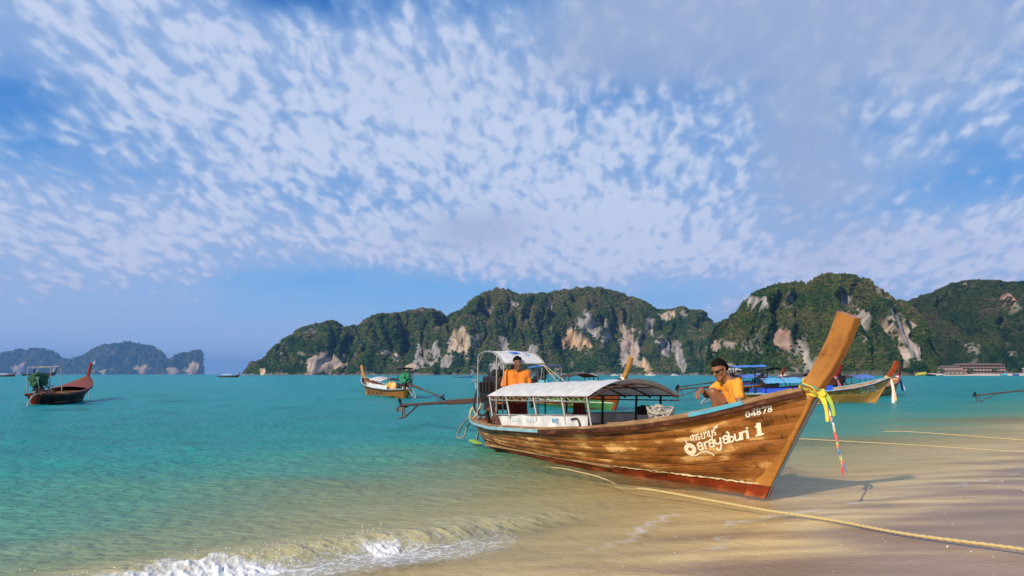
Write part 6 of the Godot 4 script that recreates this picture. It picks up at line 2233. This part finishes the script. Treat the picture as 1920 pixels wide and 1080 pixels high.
func make_foam() -> void:
	var r := RandomNumberGenerator.new()
	r.seed = 5
	var lump := fbm(111, 1.0 / 0.10, 5, FastNoiseLite.TYPE_SIMPLEX_SMOOTH, 0.6)
	var edge := fbm(112, 1.0 / 0.30, 5, FastNoiseLite.TYPE_SIMPLEX_SMOOTH, 0.6)
	var lace := fbm(113, 1.0 / 0.22, 4, FastNoiseLite.TYPE_SIMPLEX_SMOOTH, 0.6)
	# the broken front of the wave: lumps with torn edges, thinning into lace
	var np := 620
	var nq := 110
	var P := PackedVector3Array()
	var C := PackedColorArray()
	for i in np:
		var p := lerpf(-1.4, 5.2, float(i) / (np - 1))
		var qc := crest(p)
		for j in nq:
			var q := lerpf(4.55, 5.75, float(j) / (nq - 1))
			var x := SHORE.x * p + SEAWARD.x * q
			var z := -(SHORE.y * p + SEAWARD.y * q)
			var n: float = lump.get_noise_2d(p, q * 0.7)
			var e: float = edge.get_noise_2d(p * 0.8, q * 1.1)
			var d := q - qc
			var heavy := smoothstep(-1.4, 1.2, p) * (1.0 - smoothstep(2.2, 3.0, p)) + 0.75 * exp(-pow((p - 3.45) / 0.22, 2.0)) + 0.25 * exp(-pow((p - 4.6) / 0.12, 2.0))
			var fade := smoothstep(-1.4, 1.0, p) * (1.0 - smoothstep(3.8, 5.2, p)) * 0.85
			var core := heavy * exp(-pow((d + 0.20) / 0.20, 2.0))
			var skirt := (heavy * 0.5 + fade) * exp(-pow((d + 0.38) / 0.24, 2.0))
			var much := core * 1.25 + e * 0.55 - 0.42
			var up := clampf(much, 0.0, 1.0) * (0.025 + 0.085 * maxf(n, 0.0) + 0.05 * absf(lump.get_noise_2d(p * 2.3, q * 2.3)))
			up *= 0.6 + 0.8 * absf(edge.get_noise_2d(p * 0.9, 8.0))
			P.append(Vector3(x + n * 0.015, maxf(sea_height(x, z), sand_height(x, z)) + 0.016 + up, z + n * 0.015))
			var web := absf(lace.get_noise_2d(p, q * 1.6))
			var a := clampf(smoothstep(0.0, 0.35, much) * (0.62 + n * 0.7) + smoothstep(0.12, 0.02, web) * skirt * 0.9 + maxf(skirt - 0.2, 0.0) * 0.5, 0.0, 0.95)
			if i == 0 or j == 0 or i == np - 1 or j == nq - 1:
				a = 0.0
			C.append(Color(1, 1, 1, a))
	foam_part("foam", sheet(np, nq, P, PackedVector2Array(), C), "white broken foam at the front of the small wave")
	# thin foam lines left by the last wash
	var li := 0
	for line in [[[1.35, -5.6], [1.50, -6.0], [1.63, -6.42], [1.85, -7.0], [2.09, -7.42], [2.45, -7.72], [2.76, -7.91], [3.38, -8.38], [3.87, -8.72], [4.5, -9.15], [5.1, -9.58], [6.2, -10.4], [7.39, -11.39], [8.6, -12.4]], [[2.55, -8.6], [3.0, -8.85], [3.4, -9.0], [3.9, -9.3]], [[0.6, -6.3], [1.0, -6.8], [1.3, -7.5], [1.7, -8.0]]]:
		var pts := []
		for q in line:
			pts.append(Vector3(q[0], 0, q[1]))
		var way := curve(pts, 60)
		var LP := PackedVector3Array()
		var LC := PackedColorArray()
		for i in way.size():
			var c: Vector3 = way[i]
			var f: Vector3 = (way[mini(i + 1, way.size() - 1)] - way[maxi(i - 1, 0)]).normalized()
			var s := Vector3(-f.z, 0, f.x)
			var wob: float = edge.get_noise_2d(c.x * 0.8, c.z * 0.8)
			c += s * wob * 0.16
			var strong := smoothstep(-0.25, 0.5, edge.get_noise_2d(c.x * 0.5 + 40.0, c.z * 0.5))
			for k in 12:
				var w := (k / 11.0 - 0.35) * 0.20
				var v := c + s * w
				v.y = maxf(sea_height(v.x, v.z) + 0.012, sand_height(v.x, v.z)) + 0.006
				var t := w / 0.06 if w > 0 else w / 0.025
				var web := absf(lump.get_noise_2d(v.x, v.z))
				var a := strong * exp(-t * t) * (0.35 + 0.65 * smoothstep(0.25, 0.0, web)) * 0.75
				if k == 0 or k == 11:
					a = 0.0
				LP.append(v)
				LC.append(Color(1, 1, 1, a))
		foam_part("foam_line", sheet(way.size(), 12, LP, PackedVector2Array(), LC), "thin broken line of foam on the wet sand %s" % ["along the whole wash edge", "just under the beached bow", "between the breaking wave and the thick rope"][li])
		li += 1
	# flying drops
	var ball := SphereMesh.new()
	ball.radius = 1.0
	ball.height = 2.0
	ball.radial_segments = 8
	ball.rings = 4
	var places: Array[Transform3D] = []
	for i in 2600:
		var p := r.randf_range(-1.2, 5.0)
		var spurt := maxf(0.0, edge.get_noise_2d(p * 1.5, 31.0) + 0.05)
		var q := crest(p) + r.randfn() * 0.09 - 0.14
		var along := smoothstep(-1.2, 1.0, p) * (1.0 - smoothstep(2.4, 3.3, p)) + 0.7 * exp(-pow((p - 3.45) / 0.2, 2.0))
		if r.randf() > along:
			continue
		var x := SHORE.x * p + SEAWARD.x * q
		var z := -(SHORE.y * p + SEAWARD.y * q)
		var up := absf(r.randfn()) * (0.012 + 0.13 * spurt) + 0.02
		var s := r.randf_range(0.0012, 0.0032)
		places.append(Transform3D(Basis.from_scale(Vector3(s, s * r.randf_range(0.8, 1.8), s)), Vector3(x, sea_height(x, z) + up, z)))
	var mm := MultiMesh.new()
	mm.transform_format = MultiMesh.TRANSFORM_3D
	mm.mesh = ball
	mm.instance_count = places.size()
	for i in places.size():
		mm.set_instance_transform(i, places[i])
	var mi := MultiMeshInstance3D.new()
	mi.name = "spray"
	mi.multimesh = mm
	mi.material_override = M["drops"]
	add_child(mi)
	mi.set_meta("kind", "stuff")
	mi.set_meta("label", "fine spray of drops above the breaking wave")
	mi.set_meta("category", "spray")


func make_shells() -> void:
	var r := RandomNumberGenerator.new()
	r.seed = 21
	var st := begin()
	for i in 5:
		for j in 4:
			var f := func(a: int, b: int) -> Vector3:
				var an := PI * a / 5.0
				var t := b / 4.0
				return Vector3(cos(an) * t, 0.45 * sin(t * PI) * (0.8 + 0.2 * cos(a * 3.0)), sin(an) * t)
			quad(st, f.call(i, j), f.call(i + 1, j), f.call(i + 1, j + 1), f.call(i, j + 1))
	var shell := done(st)
	var places: Array[Transform3D] = []
	var tones: Array[Color] = []
	while places.size() < 420:
		var x := r.randf_range(-1.0, 12.0)
		var z := r.randf_range(-16.0, -4.5)
		var q := sea_q(x, z)
		if q > 4.3 or q < -2.0:
			continue
		var s := r.randf_range(0.004, 0.011) * (1.0 if r.randf() < 0.9 else 1.8)
		places.append(Transform3D(Basis.from_euler(Vector3(r.randf_range(-0.4, 0.4), r.randf() * TAU, r.randf_range(-0.4, 0.4))) * Basis.from_scale(Vector3.ONE * s), Vector3(x, sand_height(x, z) + 0.001, z)))
		tones.append([Color(0.62, 0.52, 0.40), Color(0.75, 0.70, 0.62), Color(0.20, 0.13, 0.09), Color(0.10, 0.08, 0.06)][r.randi() % 4])
	var mm := MultiMesh.new()
	mm.transform_format = MultiMesh.TRANSFORM_3D
	mm.use_colors = true
	mm.mesh = shell
	mm.instance_count = places.size()
	for i in places.size():
		mm.set_instance_transform(i, places[i])
		mm.set_instance_color(i, tones[i])
	var m := StandardMaterial3D.new()
	m.vertex_color_use_as_albedo = true
	m.roughness = 0.6
	var mi := MultiMeshInstance3D.new()
	mi.name = "shell_bits"
	mi.multimesh = mm
	mi.material_override = m
	add_child(mi)
	mi.set_meta("kind", "stuff")
	mi.set_meta("label", "bits of shell and weed scattered over the wet sand")
	mi.set_meta("category", "shells")


func foam_part(called: String, mesh: Mesh, label: String) -> void:
	var fo := part(called, mesh, M["foam_cover"])
	fo.set_meta("kind", "stuff")
	fo.set_meta("label", label)
	fo.set_meta("category", "foam")
